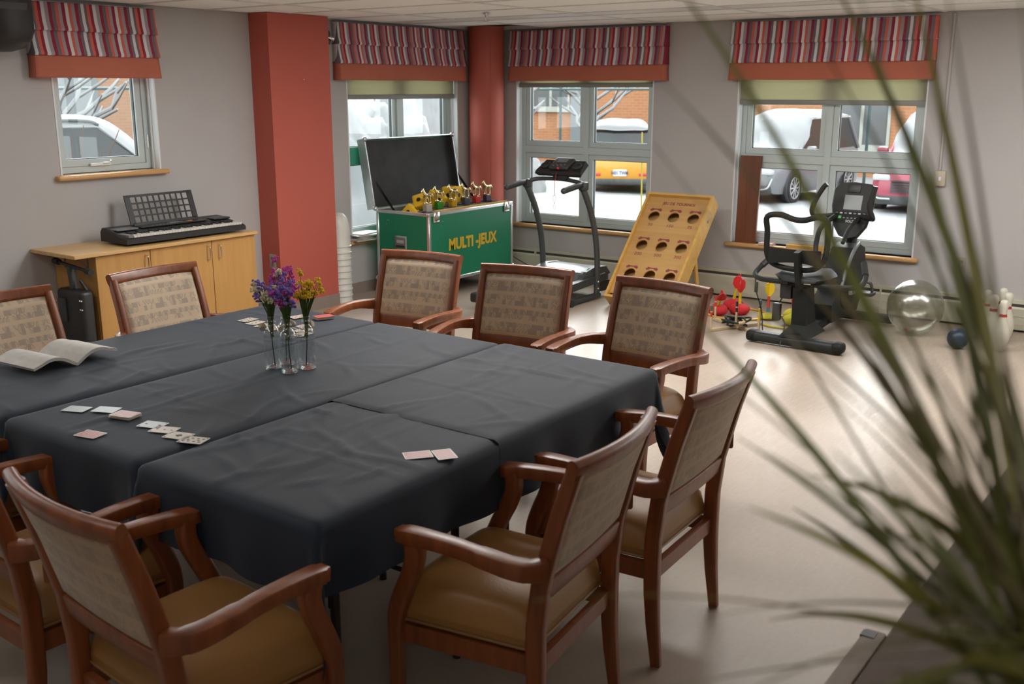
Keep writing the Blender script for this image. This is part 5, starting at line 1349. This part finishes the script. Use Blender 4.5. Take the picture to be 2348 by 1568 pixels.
for j in range(3):
    for i in range(3):
        rr = []
        for a0 in range(30, 151, 10): rr.append((hx[i]+(hr+.006)*math.cos(R(a0)), hy[j]+(hr+.006)*math.sin(R(a0))))
        pl = MB().prism([(hx[i]-.052, hy[j]+hr-.002), (hx[i]-.028, hy[j]+hr+.006), (hx[i]-.014, hy[j]+hr+.016), (hx[i]+.014, hy[j]+hr+.016), (hx[i]+.028, hy[j]+hr+.006), (hx[i]+.052, hy[j]+hr-.002), (hx[i]+.060, hy[j]+hr+.020), (hx[i]+.046, hy[j]+hr+.022), (hx[i]+.048, hy[j]+hr+.034), (hx[i]+.022, hy[j]+hr+.028), (hx[i]-.022, hy[j]+hr+.028), (hx[i]-.048, hy[j]+hr+.034), (hx[i]-.046, hy[j]+hr+.022), (hx[i]-.060, hy[j]+hr+.020)], -.040, -.0392).build('hole_bow', M_ptext, bd, smooth=0)
        nums = [['', '', ''], ['200', '500', '300'], ['50', '150', '75']][j][i]
        if nums:
            V, Fc_ = text_mb(nums, .042, .0004, .0003, align='CENTER', xs=1.15)
            MB().add([v+Vector((hx[i], hy[j]-hr-.052, -.0395)) for v in V], Fc_).build('score_number', M_ptext, bd, smooth=0)
V, Fc_ = text_mb('JEU DE TOURNOI', .040, .0004, .0012, align='CENTER', xs=1.0)
MB().add([v+Vector((BW*.5+.005, 1.030, -.0395)) for v in V], Fc_).build('title_lettering', M_ptext, bd, smooth=0)
for y in (3.905, 4.455):
    q_ = MB().sweep([(8.12, y, .46), (8.24, y, .0)], rrect(.045, .022, .003, 1), (0, 1, 0)).build('prop_leg', M_pinel, bd, smooth=30)
    q_.matrix_parent_inverse = BDM.inverted()
bb_ = tag(MB().sphere((7.735, 4.39, .125), (.06, .07, .035), 16, 10, M=RY(-LEAN).to_3x3()).build('bean_bag', pm('navy_bag', (.015, .018, .035), .8)), 'navy bean bag at the foot of the hole-toss board', 'bean bag')

# ================================================================== exercise bike
M_bk = pm('bike_grey', (.017, .019, .018), .5, var=.06, spec=.3); M_bk2 = pm('bike_dark', (.009, .010, .009), .6, spec=.25)
by = 2.615
bike = thing('exercise_bike', 'dark grey upright exercise bike before the right window', 'exercise bike', (0, 0, 0))
def tubeobj(name, pts, r, mat=M_bk, k=6, n=12): return MB().tube(spline(pts, k), r, n).build(name, mat, bike)
MB().sweep([(7.185, 2.95, .048), (7.15, 2.28, .048)], rrect(.10, .075, .03, 4), (0, 0, 1)).build('rear_stabiliser', M_bk, bike)
for y, x in ((2.945, 7.185), (2.285, 7.15)): MB().rbox((x, y, .050), (.112, .09, .085), .032, 3).build('stabiliser_cap', M_bk2, bike)
MB().sweep([(8.33, 2.90, .05), (8.33, 2.25, .05)], rrect(.09, .07, .03, 4), (0, 0, 1)).build('front_stabiliser', M_bk2, bike)
MB().sweep([(7.15, by, .075), (7.9, by, .12), (8.33, by, .07)], rrect(.12, .07, .02, 3), (0, 0, 1)).build('main_beam', M_bk2, bike)
MB().loft([[Vector(p) for p in ((7.12, by-.11, .08), (7.50, by-.11, .08), (7.50, by+.11, .08), (7.12, by+.11, .08))],
           [Vector(p) for p in ((7.22, by-.055, .16), (7.42, by-.055, .16), (7.42, by+.055, .16), (7.22, by+.055, .16))],
           [Vector(p) for p in ((7.20, by-.05, .44), (7.36, by-.05, .44), (7.36, by+.05, .44), (7.20, by+.05, .44))]]).build('seat_column', M_bk2, bike, smooth=30)
MB().rbox((7.28, by+.12, .40), (.09, .09, .12), .012, 2).build('adapter_box', M_black, bike)
# seat
def seatr(x, w, z, h): return [Vector((x, by+a*w, z+b*h)) for a, b in ((-1, .2), (-.8, -.6), (0, -.8), (.8, -.6), (1, .2), (.75, .9), (0, .75), (-.75, .9))]
MB().loft([seatr(7.16, .14, .505, .03), seatr(7.22, .20, .510, .045), seatr(7.40, .205, .510, .045), seatr(7.56, .14, .505, .04), seatr(7.66, .07, .50, .03)]).build('seat', M_bk, bike, smooth=60)
# backrest loop
loop = spline([(7.16, 2.79, .60), (7.12, 2.845, .68), (7.11, 2.85, .85), (7.08, 2.845, .955), (7.10, 2.76, .975), (7.12, 2.66, .945), (7.12, 2.58, .945), (7.10, 2.47, .975), (7.12, 2.415, .93), (7.16, 2.42, .80), (7.14, 2.43, .67), (7.16, 2.50, .60), (7.19, 2.62, .575)], 5, closed=True)
MB().tube(loop, .021, 12, loop=True).build('backrest_frame', M_bk2, bike)
MB().grid(lambda i, j: (7.10+.05*math.sin(i*math.pi)+.02*j*0, 2.44+.39*i, .615+.125*j+.03*math.cos((i-.5)*3)*(j-.5)*-1), 14, 6).build('backrest_pad', M_bk2, bike)
MB().sweep([(7.20, by, .44), (7.14, by, .60), (7.12, by, .72)], rrect(.085, .04, .012, 2), (0, 1, 0)).build('backrest_post', M_bk2, bike)
for s in (-1, 1):
    tubeobj('side_handle', [(7.20, by+s*.08, .475), (7.26, by+s*.30, .465), (7.32, by+s*.395, .480), (7.42, by+s*.40, .525), (7.54, by+s*.345, .61)], .020, M_bk, 6)
    MB().tube([(7.44, by+s*.393, .537), (7.54, by+s*.345, .61)], .024, 12).build('hand_grip', M_black, bike)
# drive housing
hp = [(7.70, .10), (8.30, .10), (8.42, .24), (8.45, .44), (8.40, .60), (8.24, .65), (8.10, .63), (7.98, .52), (7.86, .34), (7.68, .24)]
MB().prism(hp, 0, .17, M=T(0, by+.085, 0) @ RX(R(90))).build('housing', M_bk, bike, smooth=25)
MB().prism([(8.02+.17*math.cos(a), .33+.17*math.sin(a)) for a in [2*math.pi*i/28 for i in range(28)]], 0, .19, M=T(0, by+.095, 0) @ RX(R(90))).build('crank_cover', M_bk2, bike, smooth=25)
MB().tube(spline([(7.86, by-.09, .36), (7.95, by-.10, .52), (8.08, by-.10, .62), (8.22, by-.09, .66)], 5), .014, 8).build('housing_trim', M_grey, bike)
for s in (-1, 1):
    cr = MB().sweep([(8.02, by+s*.115, .33), (8.02+s*.05, by+s*.125, .33-s*.16 if s > 0 else .29)], rrect(.03, .02, .006, 2), (0, 1, 0)).build('crank', M_silver, bike)
pd = MB().rbox((8.13, by-.20, .275), (.11, .13, .03), .01, 2).build('pedal', M_black, bike)
MB().tube(spline([(8.13, by-.25, .29), (8.13, by-.23, .36), (8.13, by-.16, .36), (8.13, by-.14, .29)], 4), .012, 8).build('strap', M_black2, pd)
pd = MB().rbox((8.07, by+.20, .17), (.11, .13, .03), .01, 2).build('pedal', M_black, bike)
# mast, console, bars
MB().sweep(spline([(8.28, by, .60), (8.34, by, .76), (8.33, by, .92), (8.28, by, 1.0)], 5), rrect(.10, .07, .025, 3), (0, 1, 0)).build('mast', M_bk, bike)
Mk = T(8.235, by-.01, .915) @ RY(R(-74))         # local x up the face (tilted), z towards the rider
def cring(z, k): return [Mk @ Vector((a, b*k, z)) for a, b in ((-.215, -.075), (-.235, 0), (-.215, .075), (-.13, .135), (.02, .165), (.15, .165), (.205, .13), (.215, 0), (.205, -.13), (.15, -.165), (.02, -.165), (-.13, -.135))]
MB().loft([cring(-.06, .75), cring(-.03, .95), cring(.012, 1.0), cring(.028, .93)]).build('console', M_bk, bike, smooth=40)
MB().box(-.005, .11, -.075, .065, .0285, .031, M=Mk).build('screen', pm('lcd_screen', (.16, .175, .18), .3), bike, smooth=0)
MB().rbox(Mk @ Vector((.165, 0, .030)), (.07, .10, .012), .004, 2, M=Mk.to_3x3()).build('fan_vent', M_black, bike)
MB().box(-.115, -.02, -.13, .13, .028, .0295, M=Mk).build('button_panel', M_bk2, bike, smooth=0)
M_wht = pm('white_print', (.5, .5, .5), .5)
for k in range(7): MB().box(-.040, -.030, -.115+.036*k, -.095+.036*k, .0296, .0306, M=Mk).build('button', M_wht if k % 2 else M_grey, bike, smooth=0)
for k in range(4): MB().box(-.078, -.068, -.05+.03*k, -.034+.03*k, .0296, .0306, M=Mk).build('button', M_grey, bike, smooth=0)
MB().box(-.080, -.058, .070, .095, .0296, .0312, M=Mk).build('start_button', pm('green_button', (.05, .4, .06), .4), bike, smooth=0)
MB().box(-.080, -.058, -.085, -.062, .0296, .0312, M=Mk).build('stop_button', M_kred, bike, smooth=0)
V, Fc_ = text_mb('SOLE', .028, .0004, .0004, align='CENTER')
Mt = Mk @ Matrix(((0, 1, 0, -.108), (-1, 0, 0, 0), (0, 0, 1, .0298), (0, 0, 0, 1)))
MB().add([Mt @ v for v in V], Fc_).build('console_lettering', M_wht, bike, smooth=0)
V, Fc_ = text_mb('SOLE', .055, .0006, .0006, align='LEFT')
Mt = T(8.10, by-.0975, .255) @ RX(R(90))
MB().add([Mt @ v for v in V], Fc_).build('housing_lettering', M_wht, bike, smooth=0)
for s in (1, -1):
    tubeobj('handlebar', [(8.20, by+s*.10, .87), (8.12, by+s*.20, .865), (8.02, by+s*.235, .89), (7.99, by+s*.215, .98), (7.985, by+s*.15 if s > 0 else by+s*.245, 1.10), (7.985, by+s*.12 if s > 0 else by+s*.25, 1.13)], .020, M_black)
tubeobj('inner_bar', [(8.20, by+.10, .87), (7.95, by+.13, .80), (7.80, by+.11, .70), (7.74, by+.09, .62)], .020, M_bk)
tubeobj('inner_bar', [(8.20, by-.08, .86), (7.98, by-.08, .80), (7.84, by-.08, .70)], .016, M_bk)
bc = thing('charger_cable', 'thin black charger cables hanging from the exercise bike handle', 'cable', (0, 0, 0))
MB().tube(spline([(7.30, 3.0, .47), (7.31, 2.99, .36), (7.36, 2.96, .20), (7.33, 2.93, .06)], 6), .005, 6).build('cable', M_black, bc)
MB().tube(spline([(7.28, 2.76, .36), (7.25, 2.80, .25), (7.22, 2.72, .16), (7.10, 2.70, .02)], 6), .005, 6).build('cable', M_black, bc)
MB().rbox((7.235, 2.79, .24), (.045, .06, .13), .008, 2).build('plug_block', M_black, bc)
MB().rbox((7.305, 2.99, .39), (.02, .025, .08), .006, 2).build('plug', M_black, bc)

# ================================================================== games on the floor
M_ash = pm('pale_wood', (.52, .40, .25), .5, var=.08, vscale=20)
rt_ = thing('ring_toss_base', 'wooden cross ring-toss base with coloured pegs on the floor', 'ring toss', (7.52, 3.23, 0))
PA = [(-.23, .11, (.45, .04, .03), (.02, .12, .05)), (-.12, -.24, (.62, .42, .04), (.62, .42, .04)), (.15, .25, (.45, .04, .03), (.45, .04, .03)), (.21, -.11, (.05, .10, .17), (.05, .10, .17))]
MB().sweep([(-.24, .115, .012), (.22, -.115, .012)], rrect(.03, .024, .003, 1), (0, 0, 1)).build('cross_bar', M_ash, rt_, smooth=30)
MB().sweep([(-.13, -.25, .012), (.16, .26, .012)], rrect(.03, .024, .003, 1), (0, 0, 1)).build('cross_bar', M_ash, rt_, smooth=30)
for k, (x, y, c1, c2) in enumerate(PA+[(0, 0, (.02, .02, .02), (.02, .02, .02))]):
    p_ = MB().cyl((x, y, .02), (x, y, .205 if k < 4 else .215), .0095, n=12).build('peg', M_ash, rt_)
    zt_ = .205 if k < 4 else .215
    MB().cyl((x, y, zt_-.04), (x, y, zt_+.001), .0100, n=12).build('tip_band', pm('peg_tip_%d' % k, c2, .5), p_)
    MB().cyl((x, y, zt_-.085), (x, y, zt_-.05), .0099, n=12).build('colour_band', pm('peg_band_%d' % k, c1, .5), p_)
M_rope = pm('black_rope', (.02, .024, .025), .85, bump=.8, bscale=120)
rg = thing('rope_ring', 'black rope ring tangle draped on the ring-toss cross', 'rope rings', (7.50, 3.22, 0))
for k in range(4):
    r_ = .075+.008*k; ph = k*1.3
    MB().tube([(.02*math.cos(ph)+r_*math.cos(a), .03*math.sin(ph)+r_*math.sin(a), .035+.016*k+.012*math.sin(a*2+ph)) for a in [2*math.pi*i/24 for i in range(24)]], .0085, 7, loop=True).build('rope', M_rope, rg)
    MB().tube([(.02*math.cos(ph)+r_*math.cos(a), .03*math.sin(ph)+r_*math.sin(a), .035+.016*k+.012*math.sin(a*2+ph)) for a in (3.6, 3.85, 4.1)], .013, 10).build('wood_sleeve', M_ash, rg)
M_hoop = pm('yellow_hoop', (.70, .42, .03), .4); M_hoop2 = pm('lemon_hoop', (.66, .55, .03), .4)
def hoop(label, c, r, mat): tag(MB().tube([(c[0]+r*math.cos(a), c[1]+r*math.sin(a), .009) for a in [2*math.pi*i/48 for i in range(48)]], .008, 8, loop=True).build('target_hoop', mat), label, 'hoop', 'target hoops on the floor')
hoop('amber target hoop lying around the red darts', (7.99, 3.43, 0), .245, M_hoop)
hoop('lemon target hoop lying around the yellow darts', (7.93, 2.96, 0), .235, M_hoop2)
M_dr = pm('red_dart_plastic', (.62, .025, .03), .45); M_dy = pm('yellow_dart_plastic', (.70, .48, .015), .45); M_db = pm('blue_collar', (.05, .22, .32), .5)
M_bagr = pm('red_cloth_bag', (.50, .015, .02), .8, bump=.5, bscale=30); M_bagy = pm('yellow_cloth_bag', (.48, .43, .02), .8, bump=.5, bscale=30)
def dart(label, loc, red, tilt, az, flat=False):
    o = thing('lawn_dart', label, 'dart', loc, R(az), 'soft lawn darts on the floor')
    bag = lambda d: 1+.12*noise.noise(d*2.2+Vector((loc[0]*9, loc[1]*9, 0)))
    MB().sphere((0, 0, .042 if not flat else .02), (.085, .085, .05 if not flat else .024), 20, 12, f=bag).build('bag', M_bagr if red else M_bagy, o, smooth=80)
    Mt_ = T(0, 0, .06) @ RY(R(tilt))
    c1, c2 = (M_dy, M_dr) if red else (M_dr, M_dy)
    MB().cyl(Mt_ @ Vector((0, 0, 0)), Mt_ @ Vector((0, 0, .035)), .014, n=12).build('collar', M_db, o)
    MB().cyl(Mt_ @ Vector((0, 0, .033)), Mt_ @ Vector((0, 0, .13)), .013, .011, 12).build('shaft', c1, o)
    for k in range(3):
        a = 2*math.pi*k/3; Mf = Mt_ @ RZ(a) @ RX(R(90))
        MB().prism([(0, .13), (.010, .125), (.042, .17), (.044, .215), (.030, .238), (.008, .242), (0, .24)], -.0025, .0025, M=Mf).build('fin', c2, o, smooth=0)
    MB().tube([Mt_ @ Vector((.012*math.cos(a), 0, .252+.014*math.sin(a))) for a in [2*math.pi*i/12 for i in range(12)]], .004, 6, loop=True).build('finger_loop', c2, o)
    return o
dart('red lawn dart lying over to the left', (7.89, 3.56, 0), True, -48, 35)
dart('red lawn dart standing upright behind the ring toss', (8.02, 3.42, 0), True, 6, 200)
dart('red lawn dart leaning with its fins at the back', (8.18, 3.55, 0), True, 14, 250)
dart('yellow lawn dart standing alone on a flat bag', (7.99, 3.155, 0), False, 2, 40, True)
dart('yellow lawn dart half hidden behind the bike charger', (8.08, 2.97, 0), False, 8, 120)
dart('yellow lawn dart lying low beside the bike column', (7.88, 2.90, 0), False, 38, 290)

# clear exercise ball, blue ball, bowling pins
M_ball = glass_mat('clear_ball', (.70, .71, .64), .9, .22, base=.16)
cb_ = thing('exercise_ball', 'large transparent exercise ball on the floor', 'ball', (8.145, 2.035, .212))
MB().sphere((0, 0, 0), .211, 48, 28).build('shell', M_ball, cb_, smooth=80)
MB().lathe([(0, 0), (.014, 0), (.014, .012), (0, .014)], 12).build('valve', pm('orange_valve', (.65, .12, .03), .5), cb_, loc=(-.12, .02, -.165), rot=(0, R(35), 0))
tag(MB().sphere((7.85, 1.640, .076), .076, 32, 20).build('bowling_ball', pm('blue_ball', (.022, .04, .085), .35)), 'small dark blue bowling ball on the floor', 'ball')
M_pin = pm('pin_white', (.56, .54, .45), .35); M_pinr = pm('pin_stripe', (.33, .03, .03), .4)
pinp = [(0, 0), (.026, 0), (.030, .01), (.046, .06), (.056, .11), (.054, .15), (.042, .20), (.028, .245), (.0235, .275), (.0235, .29), (.028, .32), (.031, .345), (.028, .366), (.018, .378), (0, .382)]
pin_me = MB().lathe(pinp, 28, caps=False).mesh('pin_body', M_pin, 80)
ps_me = MB().lathe([(.0262, .258), (.0250, .264), (.0246, .272), (.0244, .276)], 28, caps=False).mesh('pin_stripe', M_pinr, 80)
ps2 = [(r*1.012, z) for r, z in ((.0248, .266), (.0238, .276))]
ps_me = MB().lathe([(.0275, .2585), (.0250, .2715), (.0243, .2785)], 28, caps=False).mesh('pin_stripe', M_pinr, 80)
for (x, y), lab in zip([(7.93, 1.370), (8.10, 1.470), (8.33, 1.640), (8.27, 1.545), (8.25, 1.40), (8.42, 1.47)],
                       ['nearest white bowling pin in front of the others', 'white bowling pin second from the front', 'white bowling pin at the far left of the group', 'white bowling pin just right of the far left one', 'white bowling pin at the right of the group behind the nearest', 'white bowling pin half hidden at the back of the group']):
    o = thing('bowling_pin', lab, 'bowling pin', (x, y, 0), 0, 'bowling pins on the floor')
    link('pin_body', pin_me, o); link('neck_stripe', ps_me, o)

# things on the sill behind the bike
M_oak = wood_mat('oak_plank', (.10, .030, .012), (.20, .065, .028), .45, 'Z', 2.2)
tag(MB().box(-.0125, .0125, -.098, .098, 0, .772).build('oak_plank', M_oak, None, smooth=0, loc=(XB+.015, 3.705, SILL), rot=(0, R(3.2), 0)), 'dark oak plank leaning upright in the window corner', 'plank')
nb = thing('notebook', 'small flat red and white notebook on the sill behind the bike', 'notebook', (XB-.005, 3.49, SILL))
MB().box(-.05, .05, -.065, .065, .001, .016).build('pages', M_edge, nb, smooth=0); MB().box(-.051, .051, -.066, .066, .016, .018).build('cover', pm('red_cover', (.40, .10, .10), .5), nb, smooth=0)
tyb = thing('bamboo_tray', 'small bamboo tray on the sill behind the bike backrest', 'tray', (XB-.0, 3.14, SILL))
MB().box(-.045, .045, -.16, .16, 0, .008).build('base', M_rack, tyb, smooth=0)
bars(MB(), -.16, .16, 0, .03, .03, -.045, -.035); MB().box(-.045, -.037, -.16, .16, .008, .026).build('rim', M_rack, tyb, smooth=0); MB().box(.037, .045, -.16, .16, .008, .026).build('rim', M_rack, tyb, smooth=0)

# ================================================================== foreground: sideboard and palm
M_sb = wood_mat('walnut_laminate', (.095, .063, .046), (.125, .086, .064), .75, 'X', 2.0)
M_sbl = wood_mat('walnut_rail', (.15, .10, .072), (.19, .13, .095), .6, 'X', 2.0)
sb = thing('sideboard', 'dark walnut sideboard under the palm in the right foreground', 'sideboard', (0, 0, 0))
MB().rbox((2.05, .09, .585), (3.3, .955, .03), .006, 1).build('top', M_sb, sb)
MB().box(.45, 3.65, -.35, .53, .06, .57).build('body', M_sb, sb, smooth=0)
for x in (.5, 3.6):
    for y in (-.30, .48): MB().box(x-.025, x+.025, y-.025, y+.025, 0, .06).build('foot', M_black, sb, smooth=0)
for k in range(4):
    d = MB().rbox((.85+.8*k, .54, .315), (.78, .018, .48), .003, 1).build('door', M_sb, sb)
    MB().cyl((1.18+.8*k, .55, .38), (1.18+.8*k, .572, .38), .012, n=12).build('knob', M_silver, d)
MB().rbox((1.39, .592, .582), (1.82, .050, .040), .006, 2).build('edge_rail', M_sbl, sb)
MB().box(2.255, 2.285, .585, .6175, .588, .6035).build('rail_slot', M_black, sb, smooth=0)

M_leaf = pm('palm_leaf', (.125, .135, .030), .55, var=.35, vscale=12)
M_leafy = pm('palm_leaf_yellowing', (.20, .18, .034), .55, var=.3, vscale=12)
M_leafb = pm('palm_leaf_browning', (.15, .12, .06), .6, var=.3, vscale=12)
M_cane = pm('palm_cane', (.14, .10, .06), .8, var=.3, bump=.6, bscale=50)
M_pot = pm('pot_glaze', (.20, .19, .18), .4)
M_soil = pm('potting_soil', (.03, .022, .016), .95, bump=.8, bscale=60)
PX, PY = .66, .055
pot = thing('plant_pot', 'glazed grey plant pot on the sideboard below the frame', 'pot', (PX, PY, .600))
MB().lathe([(0, 0), (.095, 0), (.10, .01), (.125, .20), (.13, .225), (.118, .225), (.11, .19), (.09, .02)], 36, caps=False).build('pot_wall', M_pot, pot)
MB().lathe([(0, .19), (.112, .19)], 36, caps=False).build('soil', M_soil, pot)
pl = thing('potted_palm', 'out-of-focus green palm with long thin blades at the right foreground', 'plant', (PX, PY, .79))
MB().tube(spline([(0, 0, 0), (.01, -.01, .25), (-.005, .005, .50), (0, 0, .70)], 5), [.026-.0005*i for i in range(16)], 10).build('cane', M_cane, pl)
rnd = random.Random(12)
CR = Vector((0, 0, .705))          # crown, relative to the pot
def leaf(tip, arch, w, mat, base=None):
    b0 = base or CR+Vector((rnd.uniform(-.015, .015), rnd.uniform(-.015, .015), rnd.uniform(-.06, .03)))
    tip = Vector(tip)-Vector((PX, PY, .79))
    mid = (b0+tip)*.5+Vector((0, 0, arch))
    P = []
    for i in range(15):
        t = i/14; P.append(b0*(1-t)**2+mid*2*t*(1-t)+tip*t*t)
    V = []; Fc = []
    side0 = (tip-b0).cross(Vector((0, 0, 1))).normalized(); tw = rnd.uniform(-.9, .9)
    for i, p in enumerate(P):
        t = i/14; d = (P[min(i+1, 14)]-P[max(i-1, 0)]).normalized()
        s_ = (side0-d*side0.dot(d)).normalized(); n_ = d.cross(s_)
        s2 = s_*math.cos(tw)+n_*math.sin(tw); n2 = d.cross(s2)
        ww = w*(.55+.9*t if t < .5 else 1)*(1-t**3)*.5+.0004
        V += [p-s2*ww, p+n2*ww*.35, p+s2*ww, p+n2*ww*.35-n2*.0008]
    for i in range(14):
        a = i*4; Fc += [(a, a+1, a+5, a+4), (a+1, a+2, a+6, a+5), (a+2, a+3, a+7, a+6), (a+3, a, a+4, a+7)]
    MB().add(V, Fc).build('leaf', mat, pl, smooth=60)
LEAVES = [   # tip of each long blade and how high it arches
 (0.582, 0.304, 1.917, 0.070), (0.713, 0.357, 1.910, 0.049), (0.549, 0.288, 1.853, 0.063), (0.687, 0.367, 1.810, 0.042), (0.650, 0.322, 1.701, 0.035),
 (0.736, 0.332, 1.706, 0.035), (0.618, 0.262, 1.653, 0.028), (0.756, 0.340, 1.622, 0.035), (0.681, 0.287, 1.601, 0.021), (0.598, 0.235, 1.698, 0.042),
 (0.759, 0.277, 1.708, 0.042), (0.655, 0.226, 1.752, 0.049), (0.546, 0.211, 1.644, 0.021), (0.662, 0.219, 1.913, 0.056), (0.571, 0.173, 1.908, 0.063),
 (0.765, 0.218, 1.935, 0.042), (0.788, 0.280, 1.932, 0.056), (0.692, 0.259, 1.890, 0.070), (0.636, 0.162, 1.917, 0.042), (0.801, 0.156, 1.934, 0.028),
 (0.648, 0.112, 1.910, 0.028), (0.769, 0.119, 1.905, 0.028), (0.673, 0.208, 1.699, 0.042), (0.759, 0.219, 1.721, 0.042), (0.633, 0.173, 1.780, 0.042),
 (0.716, 0.186, 1.823, 0.035), (0.810, 0.190, 1.737, 0.035), (0.731, 0.241, 1.631, 0.035), (0.595, 0.171, 1.687, 0.035), (0.738, 0.191, 1.683, 0.035),
 (0.663, 0.154, 1.685, 0.028), (0.788, 0.169, 1.696, 0.028), (0.690, 0.107, 1.800, 0.021), (0.709, 0.202, 1.594, 0.021), (0.609, 0.155, 1.648, 0.021),
 (0.765, 0.170, 1.608, 0.021), (0.664, 0.127, 1.667, 0.021), (0.595, 0.096, 1.704, 0.021), (0.606, 0.122, 1.541, 0.019), (0.439, 0.077, 1.609, 0.012),
 (0.643, 0.092, 1.549, 0.007), (0.572, 0.140, 1.626, 0.014), (0.641, 0.121, 1.621, 0.007), (0.462, 0.101, 1.686, 0.018), (0.541, 0.088, 1.642, 0.007),
 (0.516, 0.163, 1.664, 0.014), (0.522, 0.089, 1.624, 0.012), (0.684, 0.139, 1.621, 0.005), (0.441, 0.077, 1.617, 0.017), (0.508, 0.070, 1.574, 0.010),
 (0.457, 0.101, 1.610, 0.016), (0.445, 0.074, 1.614, 0.019), (0.469, 0.130, 1.671, 0.007), (0.462, 0.084, 1.586, 0.006), (0.543, 0.075, 1.613, 0.009),
 (0.529, 0.109, 1.567, 0.011), (0.630, 0.111, 1.631, 0.019), (0.459, 0.092, 1.610, 0.012), (0.649, 0.083, 1.516, 0.012), (0.535, 0.123, 1.574, 0.009),
 (0.538, 0.140, 1.651, 0.020),
]
for k, (x, y, z, arch) in enumerate(LEAVES):
    leaf((x, y, z), arch, rnd.uniform(.0065, .0095), (M_leaf, M_leaf, M_leafb, M_leafy)[k % 4])
for k in range(60):                  # inner and hanging blades all round the crown
    a = rnd.uniform(0, 6.28); ln = rnd.uniform(.14, .36); el = rnd.uniform(-.7, .45)
    tp_ = Vector((PX, PY, .79))+CR+Vector((math.cos(a)*ln*math.cos(el), math.sin(a)*ln*math.cos(el), ln*math.sin(el)))
    if (tp_-Vector((0, 0, 1.85))).length < .42: continue
    leaf(tp_, rnd.uniform(.02, .06), rnd.uniform(.007, .011), (M_leaf, M_leafy)[k % 2])
